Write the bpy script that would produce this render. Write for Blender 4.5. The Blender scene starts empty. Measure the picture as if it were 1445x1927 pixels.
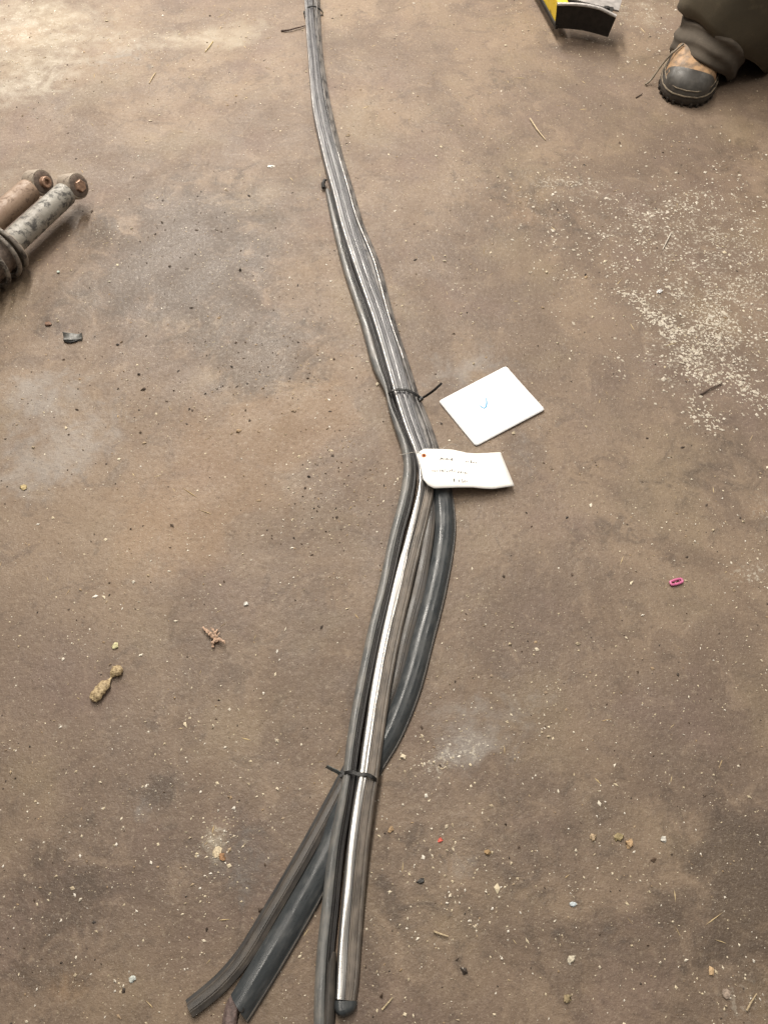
import bpy, math, random
import numpy as np
from mathutils import Vector, Matrix, noise as mnoise

random.seed(7); rng = np.random.default_rng(11)
scene = bpy.context.scene
R = math.radians

# ------------------------------------------------------------------ camera
CAM_H, PITCH, FPX, PW, PH = 1.02, R(60.0), 1450.0, 1445.0, 1927.0
cam_d = bpy.data.cameras.new('camera'); cam = bpy.data.objects.new('camera', cam_d)
scene.collection.objects.link(cam); scene.camera = cam
cam.location = (0, 0, CAM_H); cam.rotation_euler = (R(90) - PITCH, 0, 0)
cam_d.sensor_fit = 'VERTICAL'; cam_d.sensor_height = 24.0
cam_d.lens = FPX / PH * 24.0
cam_d.clip_start = 0.02; cam_d.clip_end = 60

# ------------------------------------------------------------------ light: workshop ceiling battens
world = bpy.data.worlds.new('World'); scene.world = world; world.use_nodes = True
wb = world.node_tree.nodes['Background']
wb.inputs[0].default_value = (1.0, 0.93, 0.85, 1); wb.inputs[1].default_value = 0.12

def batten(x, y, z, sx, sy, power, col=(1.0, 0.925, 0.83)):
    l = bpy.data.lights.new('ceiling_batten', 'AREA'); l.shape = 'RECTANGLE'
    l.size = sx; l.size_y = sy; l.energy = power; l.color = col
    o = bpy.data.objects.new('ceiling_batten', l); o.location = (x, y, z)
    scene.collection.objects.link(o); return o
for yy in (0.15, 1.65, 3.15, 4.65):
    batten(-0.55, yy, 3.1, 0.22, 1.3, {0.15: 17, 1.65: 46, 3.15: 120, 4.65: 140}[yy])
for yy in (1.2, 3.4):
    batten(2.3, yy, 3.1, 0.22, 1.3, 30)
for yy in (5.6, 7.1):
    batten(-3.3, yy, 3.1, 0.3, 1.3, 150)

vs = scene.view_settings
vs.view_transform = 'Standard'; vs.look = 'None'; vs.exposure = 0.02; vs.gamma = 1.0
vs.use_curve_mapping = False
scene.render.film_transparent = False

# ------------------------------------------------------------------ helpers
COL = scene.collection
cP, sP = math.cos(PITCH), math.sin(PITCH)
def at(px, py, z=0.0):
    """survey helper: place on the plane at height z that was measured at this spot of the photograph"""
    u = px - PW / 2; v = py - PH / 2
    d = Vector((u, FPX * cP - v * sP, -FPX * sP - v * cP))
    t = (z - CAM_H) / d.z
    return Vector((d.x * t, d.y * t, z))

def tag(o, label=None, cat=None, group=None, kind=None):
    if label: o['label'] = label
    if cat: o['category'] = cat
    if group: o['group'] = group
    if kind: o['kind'] = kind
    return o
def empty(name, loc=(0, 0, 0), rot=(0, 0, 0)):
    o = bpy.data.objects.new(name, None); o.location = loc; o.rotation_euler = rot
    o.empty_display_size = 0.02
    COL.objects.link(o); return o
def obj(name, verts, faces, mat, parent=None, uvs=None, smooth=True, angle=40, local=True):
    me = bpy.data.meshes.new(name)
    if parent is not None and local is False:      # verts given in world space
        inv = parent_matrix(parent).inverted()
        verts = [inv @ Vector(v) for v in verts]
    me.from_pydata([tuple(v) for v in verts], [], faces)
    if uvs is not None:
        lay = me.uv_layers.new(name='UVMap')
        for poly in me.polygons:
            for li in poly.loop_indices:
                lay.data[li].uv = uvs[me.loops[li].vertex_index]
    me.materials.append(mat)
    if smooth:
        me.polygons.foreach_set('use_smooth', [True] * len(me.polygons))
        me.set_sharp_from_angle(angle=R(angle))
    me.update()
    o = bpy.data.objects.new(name, me); COL.objects.link(o)
    if parent is not None: o.parent = parent
    return o
def parent_matrix(o):
    m = Matrix.LocRotScale(o.location, o.rotation_euler, o.scale)
    return (parent_matrix(o.parent) @ m) if o.parent else m

class MB:
    """collects shapes for one mesh object (world or local coordinates)"""
    def __init__(s): s.v = []; s.f = []
    def add(s, v, f):
        k = len(s.v); s.v += [Vector(a) for a in v]; s.f += [tuple(i + k for i in q) for q in f]; return s
    def loft(s, rings, cap0=True, cap1=True, closed=False):
        n = len(rings[0]); v = [p for r in rings for p in r]; f = []
        m = len(rings)
        for i in range(m if closed else m - 1):
            a = i * n; b = ((i + 1) % m) * n
            for j in range(n):
                f.append((a + j, a + (j + 1) % n, b + (j + 1) % n, b + j))
        if not closed:
            if cap0: f.append(tuple(reversed(range(n))))
            if cap1: f.append(tuple(range((m - 1) * n, m * n)))
        return s.add(v, f)
    def tube(s, pts, rad, n=10, cap=True, closed=False, flat=1.0):
        pts = [Vector(p) for p in pts]; m = len(pts)
        if not hasattr(rad, '__len__'): rad = [rad] * m
        rings = []; prev = None
        for i, p in enumerate(pts):
            a = pts[(i - 1) % m] if (closed or i > 0) else p
            b = pts[(i + 1) % m] if (closed or i < m - 1) else p
            t = (b - a).normalized()
            if prev is None:
                ref = Vector((0, 0, 1)) if abs(t.z) < .9 else Vector((1, 0, 0))
                nx = t.cross(ref).normalized()
            else:
                nx = (prev - t * prev.dot(t)).normalized()
            ny = nx.cross(t); prev = nx
            rings.append([p + nx * math.cos(2 * math.pi * k / n) * rad[i] + ny * math.sin(2 * math.pi * k / n) * rad[i] * flat for k in range(n)])
        return s.loft(rings, cap, cap, closed)
    def lathe(s, org, axis, prof, n=32, cap=True):
        """prof: list of (distance along axis, radius)"""
        org = Vector(org); ax = Vector(axis).normalized()
        ref = Vector((0, 0, 1)) if abs(ax.z) < .9 else Vector((1, 0, 0))
        nx = ax.cross(ref).normalized(); ny = nx.cross(ax)
        rings = [[org + ax * d + (nx * math.cos(2 * math.pi * k / n) + ny * math.sin(2 * math.pi * k / n)) * r for k in range(n)] for d, r in prof]
        return s.loft(rings, cap, cap)
    def box(s, c, size, M=None):
        hx, hy, hz = [q / 2 for q in size]; c = Vector(c)
        v = [Vector((x, y, z)) for x in (-hx, hx) for y in (-hy, hy) for z in (-hz, hz)]
        if M is not None: v = [M @ q for q in v]
        f = [(0, 1, 3, 2), (4, 6, 7, 5), (0, 4, 5, 1), (2, 3, 7, 6), (0, 2, 6, 4), (1, 5, 7, 3)]
        return s.add([c + q for q in v], f)
    def build(s, name, mat, parent=None, smooth=True, angle=40, world=True):
        return obj(name, s.v, s.f, mat, parent, smooth=smooth, angle=angle, local=not (world and parent is not None))

def catmull(ctrl, step):
    """ctrl: list of equal-length float tuples, first three are x, y, z; returns rows sampled about every step metres"""
    P = [np.array(c, float) for c in ctrl]
    P = [2 * P[0] - P[1]] + P + [2 * P[-1] - P[-2]]
    out = []
    for i in range(1, len(P) - 2):
        L = np.linalg.norm(P[i + 1][:3] - P[i][:3]); k = max(2, int(L / step))
        d0 = max(1e-6, np.linalg.norm(P[i][:3] - P[i - 1][:3])) ** .5
        d1 = max(1e-6, L) ** .5
        d2 = max(1e-6, np.linalg.norm(P[i + 2][:3] - P[i + 1][:3])) ** .5
        m1 = d1 * ((P[i] - P[i - 1]) / d0 - (P[i + 1] - P[i - 1]) / (d0 + d1) + (P[i + 1] - P[i]) / d1)
        m2 = d1 * ((P[i + 1] - P[i]) / d1 - (P[i + 2] - P[i]) / (d1 + d2) + (P[i + 2] - P[i + 1]) / d2)
        for j in range(k):
            t = j / k
            out.append((2 * t**3 - 3 * t**2 + 1) * P[i] + (t**3 - 2 * t**2 + t) * m1 + (-2 * t**3 + 3 * t**2) * P[i + 1] + (t**3 - t**2) * m2)
    out.append(P[-2]); return out

# ------------------------------------------------------------------ materials
def mat(name):
    m = bpy.data.materials.new(name); m.use_nodes = True
    nt = m.node_tree; b = nt.nodes['Principled BSDF']
    return m, nt, b
def N(nt, typ, **kw):
    n = nt.nodes.new(typ)
    for k, v in kw.items():
        if k in n.inputs: n.inputs[k].default_value = v
        else: setattr(n, k, v)
    return n
def L(nt, a, b): nt.links.new(a, b)
def ramp(nt, src, lo, hi, a=0.0, b=1.0):
    n = N(nt, 'ShaderNodeMapRange', interpolation_type='SMOOTHSTEP')
    n.inputs['From Min'].default_value = lo; n.inputs['From Max'].default_value = hi
    n.inputs['To Min'].default_value = a; n.inputs['To Max'].default_value = b
    L(nt, src, n.inputs['Value']); return n.outputs['Result']
def mix(nt, fac, a, b, mode='MIX'):
    n = N(nt, 'ShaderNodeMix', data_type='RGBA', blend_type=mode)
    for s, v in ((n.inputs[0], fac), (n.inputs[6], a), (n.inputs[7], b)):
        if hasattr(v, 'is_linked'): L(nt, v, s)
        else: s.default_value = v if not isinstance(v, tuple) else (*v, 1)
    return n.outputs[2]
def math_n(nt, op, a, b=None):
    n = N(nt, 'ShaderNodeMath', operation=op)
    for s, v in ((n.inputs[0], a), (n.inputs[1], b)):
        if v is None: continue
        if hasattr(v, 'is_linked'): L(nt, v, s)
        else: s.default_value = v
    return n.outputs[0]
def noise(nt, vec, scale, detail=4, rough=.55, dist=0.0):
    n = N(nt, 'ShaderNodeTexNoise'); n.inputs['Scale'].default_value = scale
    n.inputs['Detail'].default_value = detail; n.inputs['Roughness'].default_value = rough
    n.inputs['Distortion'].default_value = dist
    if vec is not None: L(nt, vec, n.inputs['Vector'])
    return n.outputs['Fac']
def mapping(nt, vec, scale, loc=(0, 0, 0)):
    n = N(nt, 'ShaderNodeMapping'); n.inputs['Scale'].default_value = scale; n.inputs['Location'].default_value = loc
    L(nt, vec, n.inputs['Vector']); return n.outputs['Vector']
def bump(nt, b, h, strength, dist):
    n = N(nt, 'ShaderNodeBump'); n.inputs['Strength'].default_value = strength; n.inputs['Distance'].default_value = dist
    L(nt, h, n.inputs['Height']); L(nt, n.outputs[0], b.inputs['Normal'])

def simple(name, col, rough=.6, metal=0.0, var=.25, scale=60, bmp=0.0, col2=None):
    m, nt, b = mat(name)
    tc = N(nt, 'ShaderNodeTexCoord').outputs['Object']
    n = noise(nt, tc, scale, 5)
    c2 = col2 or tuple(c * (1 - var) for c in col)
    c = mix(nt, ramp(nt, n, .35, .65), tuple(min(1, q * (1 + var * .4)) for q in col), c2)
    L(nt, c, b.inputs['Base Color'])
    L(nt, ramp(nt, noise(nt, tc, scale * 1.7, 3), .3, .7, max(.05, rough - .08), min(1, rough + .1)), b.inputs['Roughness'])
    b.inputs['Metallic'].default_value = metal
    if bmp: bump(nt, b, noise(nt, tc, scale * 2, 4), bmp, .002)
    return m

def rubber(name, col, dust, dust_amt, rough, streak=1.0, seed=0.0):
    m, nt, b = mat(name)
    uv = N(nt, 'ShaderNodeUVMap').outputs['UV']
    s1 = noise(nt, mapping(nt, uv, (300, 20, 1), (seed, seed, 0)), 1.0, 5, .6)
    s2 = noise(nt, mapping(nt, uv, (650, 70, 1), (seed + 3, 0, 0)), 1.0, 3)
    p = noise(nt, mapping(nt, uv, (70, 28, 1), (0, seed + 5, 0)), 1.0, 6, .65)
    f = math_n(nt, 'ADD', math_n(nt, 'MULTIPLY', s1, .45 * streak), math_n(nt, 'MULTIPLY', p, 1 - .45 * streak))
    fac = ramp(nt, f, .5 - .22 * dust_amt, .78 - .25 * dust_amt, 0, min(1, .35 + .6 * dust_amt))
    c = mix(nt, fac, col, dust)
    c = mix(nt, ramp(nt, s2, .35, .7, 0, .18), c, tuple(q * .45 for q in col))
    c = mix(nt, ramp(nt, noise(nt, mapping(nt, uv, (110, 70, 1), (seed, 9, 0)), 1.0, 5), .66, .76, 0, .35), c, tuple(min(1, q * 1.5) for q in dust))
    L(nt, c, b.inputs['Base Color'])
    L(nt, ramp(nt, f, .3, .7, rough - .08, min(1, rough + .22)), b.inputs['Roughness'])
    b.inputs['Specular IOR Level'].default_value = .55
    bump(nt, b, math_n(nt, 'ADD', s1, math_n(nt, 'MULTIPLY', p, .8)), .08, .0012)
    return m

M = {}
M['rub_blue'] = rubber('grey_rubber', (.046, .052, .056), (.16, .16, .155), .20, .27, .4, 1.3)
M['rub_side'] = rubber('ribbed_rubber', (.048, .044, .041), (.13, .108, .086), .48, .36, .7, 4.1)
M['rub_bulb'] = rubber('bulb_rubber', (.115, .118, .117), (.28, .26, .23), .46, .30, .5, 7.7)
M['rub_carrier'] = rubber('carrier_rubber', (.017, .016, .016), (.075, .065, .055), .30, .45, 1.0, 2.2)
M['rub_flange'] = rubber('dusty_flange_rubber', (.105, .092, .080), (.25, .21, .172), .62, .36, .5, 9.4)
M['rub_body'] = rubber('trim_body_rubber', (.035, .033, .032), (.13, .11, .09), .45, .45, .9, 5.5)
M['rub_band'] = rubber('ribbed_band_rubber', (.135, .135, .142), (.20, .195, .195), .40, .30, .5, 6.6)
M['rub_patch'] = rubber('patchy_side_rubber', (.052, .052, .054), (.30, .28, .262), .66, .30, .1, 12.3)
M['torn'] = simple('torn_rubber_lining', (.16, .115, .105), .6, 0, .4, 180, .4)

def chrome():
    m, nt, b = mat('bright_trim_metal')
    uv = N(nt, 'ShaderNodeUVMap').outputs['UV']
    s = noise(nt, mapping(nt, uv, (700, 10, 1)), 1.0, 5, .6)
    p = noise(nt, mapping(nt, uv, (200, 60, 1)), 1.0, 6, .7)
    g = ramp(nt, math_n(nt, 'ADD', math_n(nt, 'MULTIPLY', s, .5), math_n(nt, 'MULTIPLY', p, .5)), .52, .64)
    L(nt, mix(nt, g, (.64, .63, .61), (.30, .265, .23)), b.inputs['Base Color'])
    b.inputs['Metallic'].default_value = 1.0
    L(nt, ramp(nt, g, 0, 1, .30, .48), b.inputs['Roughness'])
    return m
M['chrome'] = chrome()
M['satin'] = simple('dull_trim_metal', (.52, .51, .50), .42, .7, .35, 90)
M['tie'] = simple('black_nylon', (.007, .007, .007), .42, 0, .3, 200)
M['tie_grey'] = simple('grey_nylon_tail', (.13, .14, .135), .35, 0, .3, 200)

def paper(name, col):
    m, nt, b = mat(name)
    tc = N(nt, 'ShaderNodeTexCoord').outputs['Object']
    L(nt, mix(nt, ramp(nt, noise(nt, tc, 25, 5), .3, .7), col, tuple(c * .93 for c in col)), b.inputs['Base Color'])
    b.inputs['Roughness'].default_value = .75
    return m
M['card'] = paper('white_card', (.88, .88, .89))
M['tagp'] = paper('tag_paper', (.90, .885, .85))
M['ink'] = simple('grey_ink', (.02, .02, .025), .7)
M['ink_soft'] = simple('faded_ink', (.22, .22, .24), .7)
M['blue_ink'] = simple('light_blue_ink', (.06, .36, .66), .7, 0, .1)
M['eyelet'] = simple('orange_fibre', (.70, .24, .07), .7, 0, .35, 300)
M['dark'] = simple('black_hole', (.012, .009, .008), .8)
M['brown_dark'] = simple('dark_brown_hole', (.10, .018, .008), .8)
M['string'] = simple('white_string', (.62, .58, .52), .6)

def damper_paint(name, base, a, bcol, amt):
    m, nt, b = mat(name)
    tc = N(nt, 'ShaderNodeTexCoord').outputs['Object']
    n1 = noise(nt, tc, 75, 8, .7, .3); n2 = noise(nt, tc, 150, 6, .7); n3 = noise(nt, tc, 14, 5)
    c = mix(nt, ramp(nt, n3, .35, .65), base, a)
    c = mix(nt, ramp(nt, n1, .56 - amt * .08, .62, 0, .9), c, bcol)
    c = mix(nt, ramp(nt, n2, .60, .68, 0, .6), c, tuple(min(1, q * 1.25) for q in base))
    L(nt, c, b.inputs['Base Color'])
    L(nt, ramp(nt, n1, .4, .65, .38, .75), b.inputs['Roughness'])
    bump(nt, b, math_n(nt, 'ADD', n1, n2), .35, .002)
    return m
M['damper_grey'] = damper_paint('scabbed_grey_paint', (.33, .315, .28), (.22, .20, .17), (.045, .043, .042), 1.15)
M['damper_rust'] = damper_paint('brown_rust_film', (.30, .215, .155), (.225, .15, .105), (.15, .10, .07), .3)
M['steel_dirty'] = damper_paint('grimy_steel', (.40, .345, .28), (.27, .22, .175), (.13, .10, .08), .5)
M['bush'] = simple('perished_bush_rubber', (.17, .13, .105), .6, 0, .4, 120, .4)
M['bolt'] = simple('rusty_bolt', (.42, .27, .19), .5, .35, .35, 160, .3)
M['spring'] = damper_paint('worn_spring_wire', (.29, .26, .225), (.17, .145, .12), (.05, .042, .037), .9)

M['yellow'] = damper_paint('chipped_yellow_paint', (.80, .58, .03), (.74, .50, .02), (.10, .07, .03), -.5)
M['plate'] = simple('black_plate', (.011, .008, .006), .7, 0, .3, 60, .1)
M['edge'] = simple('worn_bare_steel', (.50, .47, .45), .45, .5, .2, 60, .1)

def cloth(name, col):
    m, nt, b = mat(name)
    tc = N(nt, 'ShaderNodeTexCoord').outputs['Object']
    n1 = noise(nt, tc, 9, 5); n2 = noise(nt, tc, 500, 2); n3 = noise(nt, tc, 40, 5)
    c = mix(nt, ramp(nt, n1, .3, .7), col, tuple(q * .6 for q in col))
    c = mix(nt, ramp(nt, n3, .55, .75, 0, .4), c, tuple(q * 1.5 for q in col))
    c = mix(nt, ramp(nt, n2, .3, .7, 0, .3), c, tuple(q * .5 for q in col))
    L(nt, c, b.inputs['Base Color']); b.inputs['Roughness'].default_value = .9
    bump(nt, b, math_n(nt, 'ADD', n3, math_n(nt, 'MULTIPLY', n2, .4)), .3, .002)
    return m
M['trousers'] = cloth('olive_work_cloth', (.095, .078, .050))
M['cuff'] = cloth('grey_brown_cuff_cloth', (.105, .086, .066))
M['leather'] = simple('tan_scuffed_leather', (.36, .22, .115), .6, 0, .35, 60, .3, (.17, .115, .07))
M['toecap'] = simple('black_toe_rubber', (.080, .074, .066), .45, 0, .35, 45, .15)
M['sole'] = simple('dark_sole_rubber', (.045, .038, .032), .6, 0, .4, 70, .2)
M['welt'] = simple('dusty_welt', (.22, .18, .13), .6, 0, .4, 90)

def floor_mat():
    m, nt, b = mat('greasy_concrete')
    tc = N(nt, 'ShaderNodeTexCoord').outputs['Object']
    at1 = N(nt, 'ShaderNodeAttribute', attribute_name='stain_shade'); s1 = N(nt, 'ShaderNodeSeparateColor'); L(nt, at1.outputs['Color'], s1.inputs[0])
    at2 = N(nt, 'ShaderNodeAttribute', attribute_name='crust_glare'); s2 = N(nt, 'ShaderNodeSeparateColor'); L(nt, at2.outputs['Color'], s2.inputs[0])
    big = noise(nt, tc, 2.6, 8, .6, .3); mid = noise(nt, tc, 11, 8, .62, .5); med = noise(nt, tc, 32, 6, .6)
    fine = noise(nt, tc, 150, 5, .65); vfine = noise(nt, tc, 420, 3, .6); hue = noise(nt, tc, 5.5, 4)
    sw = noise(nt, mapping(nt, tc, (7, 26, 1)), 1.0, 6, .6, 1.2)
    dn = noise(nt, tc, 7, 10, .68, 1.4); dn2 = noise(nt, mapping(nt, tc, (1, 1, 1), (4, 9, 2)), 21, 9, .7, .9); dn3 = noise(nt, mapping(nt, tc, (1, 1, 1), (7, 3, 5)), 3.8, 8, .62, .8)
    c = mix(nt, ramp(nt, big, .36, .64), (.228, .165, .112), (.156, .111, .080))
    c = mix(nt, ramp(nt, dn3, .46, .60, 0, .66), c, (.126, .088, .063))
    c = mix(nt, ramp(nt, dn, .53, .60, 0, .50), c, (.126, .089, .065))
    c = mix(nt, ramp(nt, dn2, .555, .625, 0, .46), c, (.104, .074, .053))
    c = mix(nt, ramp(nt, dn2, .45, .33, 0, .42), c, (.285, .212, .148))
    c = mix(nt, ramp(nt, hue, .52, .70, 0, .40), c, (.178, .124, .103))
    c = mix(nt, ramp(nt, hue, .48, .32, 0, .45), c, (.208, .156, .096))
    c = mix(nt, ramp(nt, sw, .58, .76, 0, .30), c, (.27, .215, .155))
    def mask(a, amt, n1, n2, k=.6, lo=.22, hi=.95):
        nn = math_n(nt, 'ADD', math_n(nt, 'MULTIPLY', n1, k), math_n(nt, 'MULTIPLY', n2, 1 - k))
        v = math_n(nt, 'ADD', a, math_n(nt, 'MULTIPLY', math_n(nt, 'SUBTRACT', nn, .5), 4.2))
        return math_n(nt, 'MULTIPLY', ramp(nt, v, lo, hi, 0, amt), ramp(nt, a, .04, .40))
    c = mix(nt, mask(s1.outputs[2], .42, dn, dn3), c, (.31, .205, .12))                 # rusty tan
    c = mix(nt, mask(s1.outputs[0], .70, dn2, med, .75, .12, 1.15), c, (.068, .048, .034))            # oil, and shade painted in as a dark tone
    c = mix(nt, mask(s1.outputs[1], .46, dn2, med, .55, .45, 1.6), c, (.325, .308, .29))   # worn pale cement
    c = mix(nt, mask(s2.outputs[1], .50, dn2, med, .65, .35, 1.9), c, (.45, .39, .29))    # dry powder, and lamp glare painted pale at far left
    flake = math_n(nt, 'MULTIPLY', ramp(nt, fine, .50, .62), ramp(nt, med, .42, .58))
    c = mix(nt, math_n(nt, 'MULTIPLY', flake, ramp(nt, s2.outputs[0], .15, .8, 0, .75)), c, (.60, .55, .46))   # white flakes
    # grain
    c = mix(nt, ramp(nt, fine, .54, .70, 0, .40), c, (.075, .056, .043))
    c = mix(nt, ramp(nt, fine, .45, .30, 0, .42), c, (.32, .26, .19))
    c = mix(nt, ramp(nt, vfine, .60, .68, 0, .45), c, (.42, .35, .27))
    c = mix(nt, ramp(nt, vfine, .40, .30, 0, .45), c, (.050, .037, .030))
    L(nt, c, b.inputs['Base Color'])
    r = ramp(nt, mid, .3, .7, .50, .66)
    r = math_n(nt, 'SUBTRACT', r, math_n(nt, 'MULTIPLY', s1.outputs[0], .10))
    L(nt, math_n(nt, 'ADD', r, ramp(nt, fine, .3, .7, -.05, .08)), b.inputs['Roughness'])
    h = math_n(nt, 'ADD', math_n(nt, 'MULTIPLY', med, .9), math_n(nt, 'ADD', math_n(nt, 'MULTIPLY', fine, .55), math_n(nt, 'MULTIPLY', vfine, .22)))
    bump(nt, b, h, .5, .004)
    return m
M['floor'] = floor_mat()

def grit_mat(name, cols, rough=.7):
    m, nt, b = mat(name)
    g = N(nt, 'ShaderNodeNewGeometry'); cr = N(nt, 'ShaderNodeValToRGB'); cr.color_ramp.interpolation = 'LINEAR'
    el = cr.color_ramp.elements
    el[0].position = 0; el[0].color = (*cols[0], 1); el[1].position = 1; el[1].color = (*cols[-1], 1)
    for i, c in enumerate(cols[1:-1]):
        e = el.new((i + 1) / (len(cols) - 1)); e.color = (*c, 1)
    L(nt, g.outputs['Random Per Island'], cr.inputs[0]); L(nt, cr.outputs[0], b.inputs['Base Color'])
    b.inputs['Roughness'].default_value = rough
    return m
M['pale_grit'] = grit_mat('pale_grit', [(.36, .29, .20), (.62, .53, .37), (.70, .62, .47), (.78, .74, .66), (.50, .41, .27)])
M['tan_grit'] = grit_mat('tan_grit', [(.26, .185, .12), (.38, .27, .16), (.30, .225, .16), (.44, .34, .22)])
M['dark_grit'] = grit_mat('dark_grit', [(.03, .024, .02), (.06, .042, .03), (.10, .065, .042)])
M['flake'] = grit_mat('flake', [(.36, .31, .24), (.50, .45, .37), (.58, .53, .45), (.44, .39, .31)])
M['straw'] = grit_mat('straw', [(.50, .38, .20), (.60, .48, .28), (.40, .28, .15)])

# ------------------------------------------------------------------ floor
BLOBS = [  # spot, radii in metres, angle, amounts: oil and painted shade, pale cement, rust / crust: flakes, powder and painted glare
    (95, 770, .13, .10, .5, (0, .95, 0), (0, .1)), (150, 850, .08, .05, .6, (0, 1.0, 0), (0, 0)), (40, 905, .07, .05, .3, (0, .9, 0), (0, 0)),
    (60, 730, .06, .05, .3, (0, .8, 0), (.2, .2)),
    (500, 700, .09, .06, .3, (.75, 0, .2), (0, 0)), (380, 420, .18, .17, .9, (.85, 0, 0), (0, 0)), (330, 480, .13, .12, .2, (.75, 0, 0), (0, 0)), (230, 560, .14, .12, .2, (.5, 0, .2), (0, 0)), (420, 560, .12, .10, .2, (.5, 0, 0), (0, 0)), (460, 640, .10, .08, .2, (.6, 0, .2), (0, 0)),
    (560, 660, .10, .08, .2, (.55, 0, .4), (0, 0)), (430, 850, .16, .14, .4, (0, 0, .8), (0, .15)), (620, 770, .08, .10, .2, (0, 0, .7), (0, .1)),
    (300, 1040, .11, .08, .5, (0, 0, .75), (0, 0)), (250, 950, .10, .08, 0, (0, .2, .5), (0, 0)),
    (302, 1490, .020, .017, .4, (1.5, 0, 0), (0, 0)), (430, 1640, .05, .06, .8, (.6, .55, 0), (0, 0)), (480, 1600, .05, .05, .3, (.45, .5, 0), (0, 0)),
    (405, 1585, .016, .030, .5, (0, 0, .4), (1.0, 1.4)), (270, 1530, .022, .028, .3, (0, 1.0, 0), (.3, 0)), (110, 1370, .018, .010, .2, (0, .7, 0), (.9, .5)),
    (130, 1850, .03, .018, .1, (0, 0, 1.1), (0, 0)), (130, 1660, .08, .10, .2, (.55, 0, 0), (0, 0)), (60, 1800, .09, .08, .2, (.4, 0, 0), (0, 0)),
    (400, 1400, .14, .10, .2, (.25, 0, .3), (0, 0)),
    (940, 1360, .10, .06, .4, (0, .75, 0), (.15, 0)), (885, 1410, .025, .015, .3, (0, .9, 0), (.6, .2)), (870, 1360, .05, .05, 0, (0, .6, 0), (.3, 0)),
    (860, 1635, .025, .022, .2, (0, 1.0, 0), (.5, 0)), (815, 1440, .03, .02, .2, (0, .5, 0), (.7, .3)), (980, 1540, .10, .06, .2, (.35, .2, 0), (0, 0)),
    (1400, 1680, .11, .14, .2, (.95, 0, 0), (0, 0)), (1420, 1620, .06, .05, 0, (.5, 0, 0), (0, 0)), (1160, 1780, .08, .06, .3, (.35, .35, 0), (0, 0)),
    (920, 1700, .10, .10, .2, (.40, 0, 0), (0, 0)), (740, 1740, .05, .14, 0, (.45, 0, 0), (0, 0)), (1370, 860, .12, .10, .2, (.5, 0, 0), (0, 0)),  # second spot: longer dark tone beside the bundle's lower end
    (1180, 1000, .2, .15, .2, (.25, 0, .2), (0, 0)), (900, 690, .10, .06, .2, (.0, .65, 0), (0, 0)), (860, 700, .07, .06, .2, (.0, .5, 0), (0, 0)),
    (960, 860, .08, .05, .2, (0, .5, 0), (.2, 0)), (1010, 800, .05, .05, .2, (0, .5, 0), (.1, 0)),
    (980, 360, .18, .12, .2, (.45, 0, .3), (0, 0)), (1060, 430, .12, .1, .2, (.3, 0, .2), (0, 0)), (1380, 300, .10, .10, .2, (.45, 0, 0), (0, 0)),
    (1080, 90, .05, .03, 0, (.6, 0, 0), (0, 0)), (940, 160, .12, .10, .2, (.35, 0, .2), (0, 0)),  # first spot: the end plate's cast shadow painted into the floor
    (1300, 650, .12, .12, .3, (0, .1, 0), (.8, .35)), (1380, 500, .14, .14, .2, (0, 0, 0), (.75, .2)), (1220, 400, .16, .12, .2, (0, 0, 0), (.45, .15)),
    (1210, 20, .10, .10, 0, (0, .2, 0), (.6, .8)), (1050, 340, .09, .04, -.3, (0, 0, 0), (.7, .25)), (1420, 1080, .04, .03, 0, (0, .3, .3), (.7, .2)),
    (1435, 960, .03, .05, 0, (0, .2, .5), (.5, .2)), (1300, 1150, .12, .1, .2, (0, 0, .2), (.2, .1)), (1400, 1890, .04, .04, 0, (0, .2, .3), (.5, .3)),
    (100, 60, .20, .16, .2, (0, .55, .2), (.5, 1.2)), (60, 160, .13, .10, .4, (0, .8, 0), (.5, 1.0)), (20, 40, .12, .12, 0, (0, .3, .2), (.4, 1.0)),  # far left corner: lamp glare painted into the floor as pale tone
    (330, 75, .15, .05, .1, (0, .6, 0), (.3, .9)), (230, 110, .06, .06, 0, (.3, .5, 0), (0, 0)), (420, 80, .10, .06, .2, (0, .2, .3), (.2, .9)),
    (280, 130, .12, .06, 0, (.25, .3, 0), (0, 0)), (10, 340, .04, .10, 0, (0, .5, 0), (.4, .5)), (480, 40, .1, .08, 0, (0, 0, .4), (.2, .6)),
    (40, 65, .04, .04, 0, (.1, 0, 1.0), (0, 0)), (170, 430, .06, .05, .5, (.5, 0, 0), (0, 0)), (60, 590, .10, .06, .2, (.35, 0, .1), (0, 0)),  # second spot: darker tone beside the right shock absorber
]
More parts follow.
